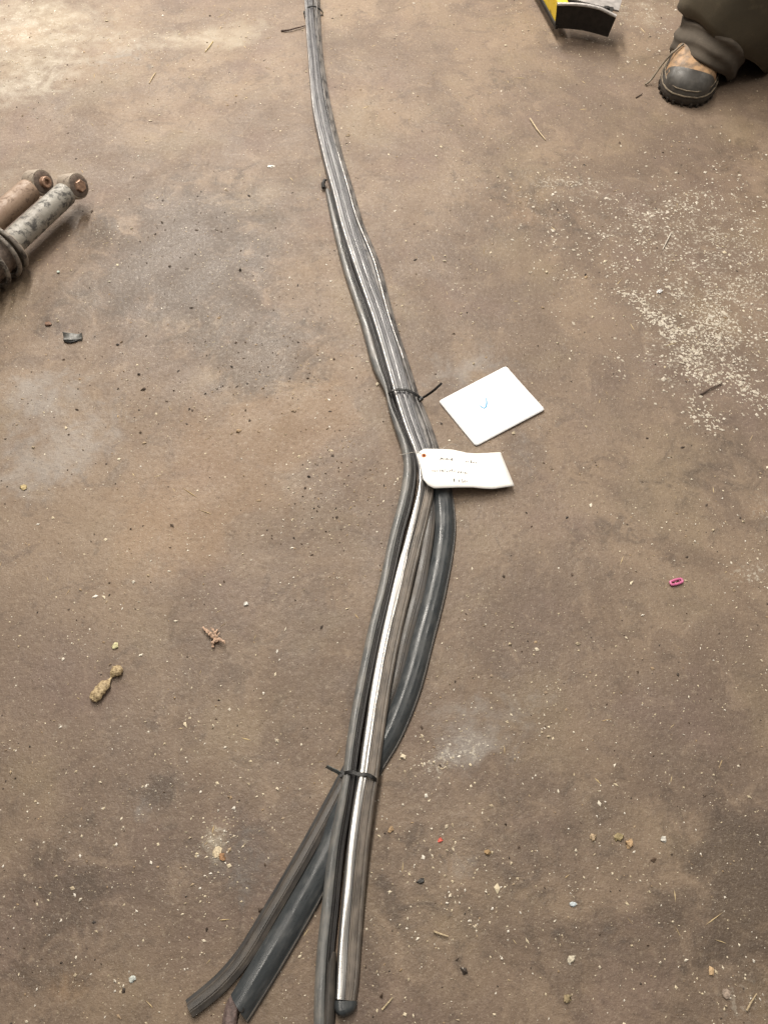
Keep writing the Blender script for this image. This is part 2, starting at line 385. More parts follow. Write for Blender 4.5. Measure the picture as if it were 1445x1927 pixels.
def build_floor():
    xs = np.concatenate([np.array([-4, -2.8, -1.9, -1.4]), np.arange(-1.1, 1.1001, .012), np.array([1.4, 1.9, 2.8, 4])])
    ys = np.concatenate([np.array([-2.5, -1.5, -.8, -.5]), np.arange(-.32, 2.3001, .012), np.array([2.6, 3.1, 4, 5.5, 7])])
    X, Y = np.meshgrid(xs, ys); nx, ny = len(xs), len(ys)
    Z = np.zeros_like(X)
    v = np.stack([X.ravel(), Y.ravel(), Z.ravel()], 1)
    idx = np.arange(nx * ny).reshape(ny, nx)
    f = np.stack([idx[:-1, :-1], idx[:-1, 1:], idx[1:, 1:], idx[1:, :-1]], -1).reshape(-1, 4)
    me = bpy.data.meshes.new('floor'); me.from_pydata(v.tolist(), [], f.tolist()); me.materials.append(M['floor'])
    st = np.zeros((nx * ny, 4), np.float32); cr = np.zeros((nx * ny, 4), np.float32); st[:, 3] = 1; cr[:, 3] = 1
    for px, py, rx, ry, an, s, k in BLOBS:
        c = at(px, py); dx = v[:, 0] - c.x; dy = v[:, 1] - c.y
        a = dx * math.cos(an) + dy * math.sin(an); bq = -dx * math.sin(an) + dy * math.cos(an)
        g = np.exp(-((a / rx) ** 2 + (bq / ry) ** 2))
        for i in range(3): st[:, i] += g * s[i]
        for i in range(2): cr[:, i] += g * k[i]
    st = np.minimum(st, 1.3); cr = np.minimum(cr, 1.3)
    for nm, arr in (('stain_shade', st), ('crust_glare', cr)):
        a = me.attributes.new(nm, 'FLOAT_COLOR', 'POINT'); a.data.foreach_set('color', arr.ravel())
    me.update()
    o = bpy.data.objects.new('floor', me); COL.objects.link(o); tag(o, kind='structure')
    return o
build_floor()

# ------------------------------------------------------------------ weatherstrips
def strip_rows(pts, top=.010, step=.007):
    """pts: (px, py, base height mm, roll deg, width scale, trim scale)"""
    ctrl = []
    for p in pts:
        px, py, z0, roll, su = p[:5]; tr = p[5] if len(p) > 5 else 1.0
        q = at(px, py, z0 / 1000 + top)
        ctrl.append((q.x, q.y, z0 / 1000, roll, su, tr))
    return catmull(ctrl, step)
def sweep(rows, prof, uc=None, shear=None, wob=0.0, seed=0.0, hs=1.0, cap=(True, True), usetrim=False):
    """closed profile (u right, w up, millimetres) carried along the rows -> verts, faces, uvs"""
    n = len(prof); m = len(rows); V = []; UV = []; F = []
    per = [0.0]
    for j in range(1, n): per.append(per[-1] + math.dist(prof[j], prof[j - 1]) / 1000)
    s = 0.0; prevp = None
    for i, r in enumerate(rows):
        p = Vector(r[:3])
        a = Vector(rows[max(0, i - 1)][:3]); b = Vector(rows[min(m - 1, i + 1)][:3])
        t = (b - a).normalized()
        if prevp is not None: s += (p - prevp).length
        prevp = p
        right = t.cross(Vector((0, 0, 1))).normalized(); up = right.cross(t).normalized()
        if wob:
            p = p + right * (mnoise.noise(Vector((s * 7, seed, 0))) * wob) + up * abs(mnoise.noise(Vector((s * 5, seed + 9, 0))) * wob * .5)
        cr, sr = math.cos(R(r[3])), math.sin(R(r[3]))
        for j, (u, w) in enumerate(prof):
            if usetrim and uc is not None:
                u = uc - (1 - min(1, r[5])) * 4.6 + (u - uc) * r[5]; w = w - (1 - min(1, r[5])) * .75
            uu = u * r[4] * .001; ww = w * .001 * (hs if not isinstance(hs, list) else hs[i])
            if wob: ww *= 1 + .05 * mnoise.noise(Vector((s * 16, u * .15, seed)))
            x = uu * cr - ww * sr; y = uu * sr + ww * cr
            q = p + right * x + up * y
            if shear: q = q - t * (shear[0] * (u * .001) * max(0.0, 1 - s / shear[1]))
            V.append(q); UV.append((per[j], s))
    for i in range(m - 1):
        for j in range(n):
            F.append((i * n + j, i * n + (j + 1) % n, (i + 1) * n + (j + 1) % n, (i + 1) * n + j))
    if cap[0]: F.append(tuple(reversed(range(n))))
    if cap[1]: F.append(tuple(range((m - 1) * n, m * n)))
    return V, F, UV
def rounded(pts, r=1.0, k=3):
    """round the corners of a closed polygon"""
    out = []; n = len(pts)
    for i in range(n):
        p = Vector(pts[i]); a = Vector(pts[i - 1]); b = Vector(pts[(i + 1) % n])
        da = (a - p); db = (b - p); rr = min(r, da.length * .45, db.length * .45)
        s = p + da.normalized() * rr; e = p + db.normalized() * rr
        for j in range(k + 1):
            t = j / k; q = (1 - t) ** 2 * s + 2 * t * (1 - t) * p + t * t * e
            out.append((q.x, q.y))
    return out
def part(name, parent, mt, V, F, UV, angle=50):
    return obj(name, V, F, mt, parent, uvs=UV, angle=angle, local=False)

def root_at(name, px, py, label, group='weatherstrips tied in one bundle'):
    o = empty(name, at(px, py)); tag(o, label, 'weatherstrip', group); return o

# --- wide smooth strip (underneath)
C_PTS = [(449, 1898, 1, 0, 1.02), (469, 1866, 1, 0, 1.04), (508, 1802, 1, 0, 1.06), (561, 1712, 1, 0, 1.06), (595, 1652, 1, 0, 1.04), (624, 1594, 0, 0, 1), (645, 1530, 0, 2, .98),
         (683, 1465, 0, 4, .95), (708, 1425, 0, 0, .95), (734, 1380, 0, 0, 1), (768, 1300, 1, 0, 1), (795, 1200, 1, 0, 1), (821, 1100, 1, 0, 1), (837, 1000, 1, 0, 1),
         (836, 950, 1, 0, 1), (829, 905, 1, -4, .95), (814, 850, 0, -6, .85), (798, 800, 0, -8, .8), (775, 740, 0, -8, .75), (760, 690, 0, -8, .78), (730, 600, 1, -6, .85),
         (704, 500, 1, -5, .85), (672, 420, 1, -5, .85), (653, 355, 1, -5, .85), (637, 300, 1, -5, .85), (613, 200, 1, -5, .8), (600, 100, 1, -5, .62), (597, 40, 1, -5, .55),
         (593, -60, 1, 0, .6), (590, -200, 1, 0, .6)]
rC = strip_rows(C_PTS, .008)
profC = rounded([(-15.5, 0), (-15.5, 4.5), (-12.8, 9.2), (-8, 12), (-2, 12.6), (5, 11), (10, 7.6), (13.2, 3.4), (16.4, 2.4), (16.4, 0.6), (13, 0)], 1.6, 2)
tC = root_at('weatherstrip', 820, 1100, 'wide smooth slate-grey rubber weatherstrip bulging out right below the paper tag')
iC = next(i for i, r in enumerate(rC) if (Vector(r[:3]) - at(816, 860, 0)).length < .012)
V, F, UV = sweep(rC[:iC + 1], profC, shear=(.35, .07), wob=.0012, seed=3.1)
part('rubber_body', tC, M['rub_blue'], V, F, UV)
# upper length lies on its side: a ridge and a sloping dusty flange
profC2 = rounded([(-15, 0), (-15, 5), (-9, 9.5), (-3.2, 11.5), (-1.4, 14.8), (1.0, 15.2), (2.4, 13.0), (3.4, 10.4), (9, 8.6), (15, 4.6), (16.2, 1.5), (14, 0)], .9, 2)
V, F, UV = sweep(rC[iC:], profC2, wob=.0014, seed=3.1)
part('dusty_side', tC, M['rub_patch'], V, F, UV)
iE = next(i for i, r in enumerate(rC) if i > iC and r[1] > at(640, 300).y)
iS = next(i for i, r in enumerate(rC) if i > iC and r[1] > at(760, 690).y)
rb = [(-.3 + 1.5 * math.cos(a), 15.2 + 1.1 * math.sin(a)) for a in [2 * math.pi * k / 8 for k in range(8)]]
V, F, UV = sweep(rC[iS:iE], rb, wob=.0014, seed=3.1); part('bright_ridge', tC, M['satin'], V, F, UV)
# raised lip bead along its right edge
bead = [(14.6 + 1.3 * math.cos(a), 2.9 + 1.1 * math.sin(a)) for a in [2 * math.pi * k / 8 for k in range(8)]]
V, F, UV = sweep(rC[:iC + 1], bead, shear=(.35, .07), wob=.0012, seed=3.1); part('edge_lip', tC, M['rub_side'], V, F, UV)
# torn lining that sticks out of the cut end
rl = strip_rows([(428, 1960, .3, 0, 1.1), (432, 1915, .3, 0, 1.1), (440, 1888, .6, 0, 1.1), (452, 1872, .6, 0, 1)], .006, .004)
V, F, UV = sweep(rl, rounded([(-6.5, 0), (-6.8, 5), (-3, 9), (6, 9.5), (8, 5), (8, 0)], 1.2, 2), wob=.0018, seed=8)
part('torn_lining', tC, M['torn'], V, F, UV)
hp = at(455, 1900, .0118)
MB().lathe(hp + Vector((0, 0, -.001)), (0.05, 0, 1), [(0, .0028), (.0016, .0030), (.0019, .0022), (.0014, .0015)], 14).build('drain_hole', M['dark'], tC)

# --- narrow ribbed strip that runs beside it
D_PTS = [(357, 1901, 0, 0, .95), (386, 1879, 0, 0, 1.0), (417, 1852, 0, 0, 1.0), (459, 1803, 0, 0, 1), (514, 1713, 0, 0, .98), (550, 1652, 0, 0, .98), (583, 1594, 0, 0, .98), (610, 1545, 0, 0, 1), (634, 1500, 0, 0, 1),
         (664, 1440, 0, 0, .9), (703, 1380, 0, 0, .9), (738, 1300, 0, 0, .9), (763, 1200, 1, 0, 1), (789, 1100, 1, 0, 1.1), (807, 1000, 1, 0, .95), (810, 950, 0, 0, .9), (806, 900, 0, 0, .8),
         (796, 850, 0, 0, .8), (780, 800, 0, 0, .8), (760, 740, 0, 0, .8), (744, 690, 0, 0, .8), (716, 600, 0, 0, .8), (686, 500, 0, 0, .8), (660, 420, 0, 0, .8), (641, 355, 0, 0, .8), (625, 300, 0, 0, .8),
         (603, 200, 0, 0, .8), (594, 100, 0, 0, .7), (591, 40, 0, 0, .6), (586, -60, 0, 0, .6), (583, -200, 0, 0, .6)]
rD = strip_rows(D_PTS, .005)
profD = rounded([(-9, 0), (-9, 3.2), (-7.2, 4.2), (-6.2, 7.8), (.6, 8.6), (1.4, 7.8), (2.2, 8.2), (4.2, 7.0), (8.6, 5.6), (8.6, 0)], .7, 2)
tD = root_at('weatherstrip', 790, 1100, 'narrow ribbed dark rubber weatherstrip with a bent lower left end')
V, F, UV = sweep(rD, profD, wob=.0010, seed=5.7); part('rubber_body', tD, M['rub_side'], V, F, UV)
V, F, UV = sweep(rD[:len(rD) * 3 // 5], [(-12.4, .4), (-12.4, 1.6), (-8.6, 2.8), (-8.6, .4)], wob=.0010, seed=5.7); part('edge_lip', tD, M['rub_carrier'], V, F, UV)

# --- strip with the bulb seal (left of the bright trim)
B_PTS = [(607, 1945, 0, 0, 1.0), (608, 1880, 0, 0, 1.0), (612, 1800, 0, 0, 1.0), (621, 1713, 1, 0, 1), (634, 1591, 5, 0, .95), (648, 1510, 10, 0, .9), (656, 1465, 12, 0, .82), (666, 1392, 11, 0, .88), (682, 1300, 8, 0, .92),
         (702, 1200, 5, 0, .95), (726, 1100, 2, 0, .97), (747, 1000, 1, 0, 1.02), (761, 950, 1, 0, 1.06), (770, 905, 1, 0, 1.06), (772, 872, 1, 0, 1.0), (767, 840, 2, 4, .95), (751, 795, 4, 12, .8), (740, 762, 6, 22, .6), (736, 740, 7, 30, .5),
         (730, 722, 6, 24, .72), (716, 690, 4, 12, 1.05), (688, 600, 2, 3, 1.0), (654, 500, 1, 0, .90), (633, 420, 1, 0, .86), (618, 357, 1, 0, .65)]
rB = strip_rows(B_PTS, .010)
bulbP = rounded([(-10, 2.5), (-10.4, 7.5), (-7.6, 12), (-3.2, 13.2), (1.6, 12.4), (2.4, 9), (2.2, 2.5), (-4, .6)], 2.0, 3)
carrP = rounded([(-7, 0), (-6, 2.2), (2.0, 3), (2.2, 8.6), (4.2, 9.2), (5.0, 7.0), (7.0, 6.6), (8.2, 8.0), (9.8, 7.4), (10, 0)], .8, 2)
tB = root_at('weatherstrip', 726, 1100, 'rubber weatherstrip with pale grey bulb seal left of the bright metal trim')
V, F, UV = sweep(rB, bulbP, wob=.0012, seed=1.9); part('bulb_seal', tB, M['rub_bulb'], V, F, UV)
V, F, UV = sweep(rB, carrP, wob=.0012, seed=1.9); part('carrier_channel', tB, M['rub_carrier'], V, F, UV)
# split flap by the upper notched end
e = at(611, 352, .004); V = []
mb = MB(); mb.tube([e + Vector((-.002, -.004, .001)), e + Vector((-.003, .004, .005)), e + Vector((.000, .011, .008)), e + Vector((.004, .014, .006))], [.0042, .0040, .003, .0015], 8)
mb.build('torn_end', M['rub_carrier'], tB)
# folded flap by the lower end
rf = strip_rows([(612, 1950, 1, 0, 1), (616, 1870, 3, 0, 1), (620, 1815, 5, 0, .8), (627, 1790, 6, 0, .35)], .008, .005)
V, F, UV = sweep(rf, rounded([(-2, 1), (-2, 9.5), (2, 10.5), (6, 9), (9, 5), (9, 1)], 1, 2), wob=.001, seed=4); part('folded_flap', tB, M['rub_side'], V, F, UV)

# --- strip with bright metal trim
A_PTS = [(650, 1882, 0, 0, .86, 1.05), (653, 1850, 0, 0, .93, 1.05), (657, 1780, 0, 0, 1, 1), (662, 1713, 2, 0, 1, 1), (673, 1591, 8, 0, 1, 1), (685, 1500, 12, 0, 1, 1), (691, 1465, 13, 0, .98, 1), (701, 1392, 12, 0, 1, 1), (715, 1300, 9, 0, 1, 1.02),
         (734, 1200, 6, 0, 1.02, 1.05), (757, 1100, 4, 0, 1.04, .98), (782, 1000, 4, 0, 1.02, .82), (794, 950, 5, 0, .98, .7), (800, 920, 6, 0, .96, .45), (802, 885, 7, 0, .95, .36), (795, 850, 8, 2, .98, .34), (777, 800, 8, 4, 1.04, .32),
         (758, 740, 8, 5, 1.06, .30), (744, 690, 8, 4, 1.1, .28), (717, 600, 8, 2, 1.12, .26), (682, 500, 8, 1, 1.18, .24), (656, 420, 8, 0, 1.2, .22), (639, 355, 8, 0, 1.22, .20), (624, 300, 8, 0, 1.2, .19),
         (600, 200, 8, 0, 1.1, .18), (589, 100, 7, 0, .9, .18), (583, 40, 6, 0, .8, .18), (578, -60, 5, 0, .8, .18), (574, -200, 5, 0, .8, .18)]
rA = strip_rows(A_PTS, .012)
bodyP = rounded([(-13.2, 0), (-13.2, 6.5), (-12.2, 9.6), (-10.2, 11.4), (-6, 12.4), (-1.4, 11.6), (-1.2, 2.0), (13, 2.0), (13, 0)], .9, 2)
band2P = rounded([(-1.0, 2.2), (-1.0, 6.0), (.8, 5.6), (1.2, 11.4), (5.6, 11.2), (6.0, 5.4), (8.0, 5.0), (8.4, 10.4), (12.2, 9.0), (13.4, 5.5), (13.4, 2.2)], .35, 2)
bandP = rounded([(-1.0, 2.2), (-1.0, 11.2), (.6, 11.0), (1.2, 10.2), (2.2, 10.4), (3.0, 11.2), (8.0, 10.2), (8.7, 9.2), (9.5, 9.0), (10.3, 9.2), (12.4, 7.8), (13.4, 5.5), (13.4, 2.2)], .45, 2)
tA = root_at('weatherstrip', 757, 1100, 'black weatherstrip with a shiny metal trim band along its left side')
ilow = next(i for i, r in enumerate(rA) if r[5] < .40)
V, F, UV = sweep(rA[:ilow + 1], bodyP, wob=.0007, seed=2.5); part('rubber_body', tA, M['rub_body'], V, F, UV)
V, F, UV = sweep(rA[ilow:], bodyP, wob=.0007, seed=2.5); part('grey_band', tA, M['rub_band'], V, F, UV)
V, F, UV = sweep(rA[:ilow + 1], bandP, wob=.0007, seed=2.5); part('dusty_flange', tA, M['rub_flange'], V, F, UV)
# upper length: same flange with cleaner ribs (sweep restarted so the joint butts)
V, F, UV = sweep(rA[ilow + 1:], band2P, wob=.0007, seed=6.5); part('ribbed_flange', tA, M['rub_band'], V, F, UV)
tp = []
for k in range(9):
    a = k / 8; u = -11.9 + 10.2 * a
    tp.append((u, 12.5 + .50 * math.sin(math.pi * a) - (.45 if k in (0, 8) else 0)))
trimP = [(-11.9, 10.0)] + tp + [(-1.7, 10.8)]
V, F, UV = sweep(rA[:ilow + 1], trimP, uc=-6.5, usetrim=True, wob=.0007, seed=2.5); part('metal_trim', tA, M['chrome'], V, F, UV, 60)
V, F, UV = sweep(rA[ilow:], trimP, uc=-6.5, usetrim=True, wob=.0007, seed=2.5); part('metal_bead', tA, M['satin'], V, F, UV, 60)
# rubber end cap
re_ = strip_rows([(650, 1883, 0, 0, .90), (650, 1893, 0, 0, .95), (652, 1902, 0, 0, .84), (654, 1909, 0, 0, .62), (655, 1912, 0, 0, .4)][::-1], .009, .003)
hs = [min(1.0, .45 + .75 * i / max(1, len(re_) - 4)) for i in range(len(re_))]
V, F, UV = sweep(re_, rounded([(-13.2, 0), (-13.4, 7), (-10, 12.6), (-2, 13.2), (8, 11), (13.5, 6), (13.5, 0)], 2.5, 3), hs=hs, wob=.0015, seed=3); part('end_cap', tA, M['rub_blue'], V, F, UV)

# ------------------------------------------------------------------ cable ties
def ribbon(pts, width, thick, axis, closed=False):
    pts = [Vector(p) for p in pts]; m = len(pts); rings = []
    ax = Vector(axis).normalized()
    for i, p in enumerate(pts):
        a = pts[(i - 1) % m] if (closed or i) else p; b = pts[(i + 1) % m] if (closed or i < m - 1) else p
        t = (b - a).normalized(); w = (ax - t * ax.dot(t)).normalized(); nrm = t.cross(w).normalized()
        rings.append([p + w * sx * width / 2 + nrm * sy * thick / 2 for sx, sy in ((-1, -1), (1, -1), (1, 1), (-1, 1))])
    return MB().loft(rings, True, True, closed)
def smooth_pts(pts, step=.004, closed=False):
    if closed:
        n = len(pts); q = [pts[-1]] + list(pts) + [pts[0], pts[1]]
        rows = catmull([tuple(p) for p in q], step)
        # keep only the middle loop
        s = [Vector(r[:3]) for r in rows]
        i0 = min(range(len(s) // 2), key=lambda i: (s[i] - Vector(pts[0])).length)
        i1 = min(range(len(s) // 2, len(s)), key=lambda i: (s[i] - Vector(pts[0])).length)
        return s[i0:i1]
    return [Vector(r[:3]) for r in catmull([tuple(p) for p in pts], step)]
def tie(px, py, label, top, axis, head, tail, tail_mat, tail_w=.0042):
    """top: (px, py, z) over the bundle from left to right; band closes along the floor"""
    t = empty('cable_tie', at(px, py)); tag(t, label, 'cable tie', 'black cable ties round the bundle')
    T = [at(*q) for q in top]
    low = []
    a, b = T[-1], T[0]
    for k in (0.06, .35, .65, .94):
        p = a.lerp(b, k); low.append(Vector((p.x, p.y, .0012)))
    ribbon(smooth_pts(T + low, .003, True), .0042, .0014, axis, True).build('band', M['tie'], t, angle=50)
    h = at(*head[:3]); ang = head[3]
    mz = Matrix.Rotation(ang, 3, 'Z')
    mb = MB().box(h, (.0075, .0062, .0055), mz).box(h + mz @ Vector((.0015, 0, .0028)), (.003, .0045, .0016), mz)
    mb.build('head', M['tie'], t, smooth=False)
    ribbon(smooth_pts([at(*q) for q in tail], .004), tail_w, .0013, (0.2, .3, 1) if tail_w < .005 else (0, 0.6, 1), False).build('tail', tail_mat, t, angle=50)
    return t
tie(760, 740, 'black cable tie round the bundle beside the white card, tail pointing up right',
    [(729, 744, .010), (733, 738, .020), (741, 734, .0245), (752, 733, .0240), (768, 735, .0225), (782, 742, .0175), (792, 751, .010)], (.25, 1, 0),
    (791, 751, .0105, .6), [(793, 750, .011), (806, 742, .018), (818, 733, .026), (831, 721, .036)], M['tie'], .0040)
tie(680, 1465, 'black cable tie near the bundle lower end with short grey tail pointing left',
    [(644, 1462, .012), (649, 1455, .0235), (660, 1453, .0272), (676, 1457, .0285), (689, 1457, .0290), (703, 1464, .0258), (711, 1473, .014)], (.12, 1, 0),
    (644, 1457, .020, .3), [(643, 1457, .021), (634, 1452, .025), (624, 1447, .028), (614, 1442, .030)], M['tie_grey'], .0052)
tie(590, 15, 'thin black cable tie round the far top end of the bundle',
    [(573, 24, .006), (576, 17, .015), (583, 12, .0195), (590, 12, .019), (597, 14, .014), (604, 19, .010), (608, 25, .005)], (.05, 1, 0),
    (574, 24, .006, .1), [(574, 25, .006), (573, 29, .006), (574, 33, .004)], M['tie'], .003)

# ------------------------------------------------------------------ white card
def card():
    C4 = [at(825, 755, .002), at(895, 840, .002), at(1025, 772, .002), at(952, 689, .003)]
    t = empty('white_card', at(925, 765)); tag(t, 'blank white card with a small blue tick lying beside the bundle', 'card')
    n = 24; rad = .028; ring = []
    def pt(a, b):
        p = (C4[0] * (1 - a) + C4[1] * a) * (1 - b) + (C4[3] * (1 - a) + C4[2] * a) * b
        p.z = .0014 + .0010 * (abs(a - .5) * 2) ** 2 * (.6 + .4 * b) + .0010 * b * b + .0003 * math.sin(a * 5 + b * 4)
        return p
    # rounded outline mapped on a grid
    V = []; F = []
    for i in range(n + 1):
        for j in range(n + 1):
            a, b = i / n, j / n
            # pull the four corners in to round them
            ca = min(a, 1 - a); cb = min(b, 1 - b)
            if ca < rad and cb < rad:
                dx, dy = rad - ca, rad - cb; m = max(dx, dy); l = math.hypot(dx, dy)
                if l > 0:
                    k = m / l; na, nb = rad - dx * k, rad - dy * k
                    a = na if a < .5 else 1 - na; b = nb if b < .5 else 1 - nb
            V.append(pt(a, b))
    N2 = (n + 1)
    for i in range(n):
        for j in range(n):
            F.append((i * N2 + j, i * N2 + j + 1, (i + 1) * N2 + j + 1, (i + 1) * N2 + j))
    o = obj('sheet', V, F, M['card'], t, local=False)
    s = o.modifiers.new('thickness', 'SOLIDIFY'); s.thickness = .0005; s.offset = -1
    # blue pen tick
    def up(px, py):
        q = at(px, py, .002); best = min(V, key=lambda w: (w.x - q.x) ** 2 + (w.y - q.y) ** 2); q.z = best.z + .00065; return q
    pts = smooth_pts([up(902.5, 763), up(907, 766.5), up(911.5, 768), up(914.5, 764), up(915.6, 757), up(914, 748.5)], .0015)
    MB().tube(pts, [.0006 + .0005 * math.sin(math.pi * min(1, i / len(pts) + .1)) for i in range(len(pts))], 6, flat=.2).build('tick_mark', M['blue_ink'], t)
card()

# ------------------------------------------------------------------ manila tag
def paper_tag():
    top = [(785, 852.5), (797.6, 844.5), (812, 844.6), (830, 845), (851, 846), (864, 848.8), (877.5, 852), (896, 853.2), (918, 852.4), (941.5, 851)]
    bot = [(792, 884), (796, 902), (806, 913.5), (817, 918.8), (838, 918), (862, 917), (889, 917), (908, 919), (927, 920), (967.5, 914)]
    zs = [.0285, .0290, .0285, .0275, .0255, .0230, .0200, .0165, .0130, .0085]
    t = empty('paper_tag', at(880, 885)); tag(t, 'curled white paper price tag with faint handwriting strung to the bundle', 'tag')
    A = catmull([(a[0], a[1], 0, z) for a, z in zip(top, zs)], 4.0); 
    m = 40
    def resample(P):
        P = catmull([(a[0], a[1], 0, z) for a, z in zip(P, zs)], 2.0)
        xs = np.linspace(0, len(P) - 1, m + 1); P = np.array(P)
        return [P[int(x)] * (1 - (x - int(x))) + P[min(len(P) - 1, int(x) + 1)] * (x - int(x)) for x in xs]
    # keep corresponding fractions on both edges
    def edge(P):
        out = []
        for k in range(m + 1):
            s = k / m * (len(P) - 1); i = min(len(P) - 2, int(s)); f = s - i
            out.append((P[i][0] * (1 - f) + P[i + 1][0] * f, P[i][1] * (1 - f) + P[i + 1][1] * f, zs[i] * (1 - f) + zs[i + 1] * f))
        return out
    Et, Eb = edge(top), edge(bot); n = 14; V = []; F = []
    for k in range(m + 1):
        for j in range(n + 1):
            f = j / n; a, b = Et[k], Eb[k]
            x = a[0] * (1 - f) + b[0] * f; y = a[1] * (1 - f) + b[1] * f
            z = a[2] * (1 - f) + b[2] * f + .0018 * math.sin(k / m * 7.0 + 1.2) * (1 - .3 * f) * min(1, k / 6) + .0012 * math.sin(math.pi * f)
            V.append(at(x, y, z))
    for k in range(m):
        for j in range(n): F.append((k * (n + 1) + j, k * (n + 1) + j + 1, (k + 1) * (n + 1) + j + 1, (k + 1) * (n + 1) + j))
    o = obj('sheet', V, F, M['tagp'], t, local=False)
    s = o.modifiers.new('thickness', 'SOLIDIFY'); s.thickness = .0004; s.offset = -1
    cx = np.array([(v.x, v.y, v.z) for v in V])
    def on(px, py, lift=.0005):
        q = at(px, py, .022)
        for _ in range(4):
            d = (cx[:, 0] - q.x) ** 2 + (cx[:, 1] - q.y) ** 2; i = np.argsort(d)[:4]; w = 1 / (d[i] + 1e-9)
            z = float((cx[i, 2] * w).sum() / w.sum()); q = at(px, py, z)
        q.z += lift; return q
    # reinforced eyelet
    c = on(797.6, 857.6, .0003)
    ey = MB().lathe(c, (.1, -.25, 1), [(0, .0034), (.0007, .0032), (.0008, .0019), (.0002, .0017)], 20, cap=False).build('eyelet', M['eyelet'], t)
    MB().lathe(on(797.9, 857.6, .00035), (.1, -.25, 1), [(0, .0019), (.00025, .0019)], 16).build('hole', M['brown_dark'], ey)
    # string
    st = [at(752, 856, .010), at(758, 855, .0165), at(766, 853.5, .0175), at(778, 851, .024), at(788, 851.5, .030), at(797, 857, .0305)]
    MB().tube(smooth_pts(st, .003), .00042, 6).build('string', M['string'], t)
    st = [at(822, 858, .022), at(832, 845, .017), at(842, 838, .014), at(852, 835.5, .012), at(860, 838, .010), at(863, 843, .006)]
    MB().tube(smooth_pts(st, .003), .00030, 6).build('string', M['string'], t)
    # handwriting: faint pen strokes; coordinates in the tag crop (6.88 px per photo px, origin 770, 830)
    def pen(strokes, name, mt, w):
        mb = MB()
        for s_ in strokes:
            P = [on(770 + x / 6.88, 830 + y / 6.88) for x, y in s_]
            P = smooth_pts(P, .0008) if len(P) > 2 else P
            mb.tube(P, w, 4, flat=.3)
        return mb.build(name, mt, t, smooth=False)
    dark = [[(400, 248), (412, 218)], [(412, 226), (424, 220), (430, 236), (440, 224)], [(470, 226), (472, 240)], [(486, 224), (494, 242)], [(498, 230), (488, 244)], [(548, 226), (538, 246), (556, 244)], [(553, 222), (553, 250)],
            [(738, 258), (736, 276)], [(795, 248), (796, 280)], [(800, 268), (804, 276)], [(828, 283), (834, 282)], [(860, 284), (868, 280)],
            [(420, 374), (424, 394)], [(430, 380), (436, 390)], [(462, 374), (466, 372)], [(484, 390), (490, 402)], [(528, 386), (534, 376)], [(548, 368), (556, 392)],
            [(628, 414), (642, 394)], [(662, 414), (676, 394)], [(738, 416), (744, 422)], [(572, 496), (580, 492), (574, 510), (584, 522)], [(582, 490), (578, 526)], [(642, 502), (643, 530)], [(676, 494), (682, 494)], [(692, 528), (698, 534)], [(740, 524), (746, 518)]]
    pen(dark, 'handwriting', M['ink'], .00050)
    soft = [[(290, 380), (297, 392), (304, 380), (311, 392), (318, 380)], [(326, 390), (334, 384), (330, 394), (342, 390)], [(352, 380), (362, 392), (366, 382)], [(398, 372), (398, 398)], [(390, 380), (408, 380)],
            [(440, 394), (452, 382), (458, 396)], [(506, 382), (512, 396), (520, 384)], [(575, 396), (590, 384), (602, 398)], [(690, 402), (700, 416)], [(716, 398), (718, 430)], [(718, 404), (732, 406), (720, 416)],
            [(688, 502), (678, 502), (676, 514), (690, 516), (688, 530), (676, 530)], [(716, 506), (708, 520), (718, 534), (728, 520), (716, 506)], [(446, 226), (458, 240)], [(508, 230), (524, 244)], [(752, 262), (770, 276)], [(812, 268), (822, 280), (846, 270)]]
    pen(soft, 'faded_handwriting', M['ink_soft'], .00028)
paper_tag()

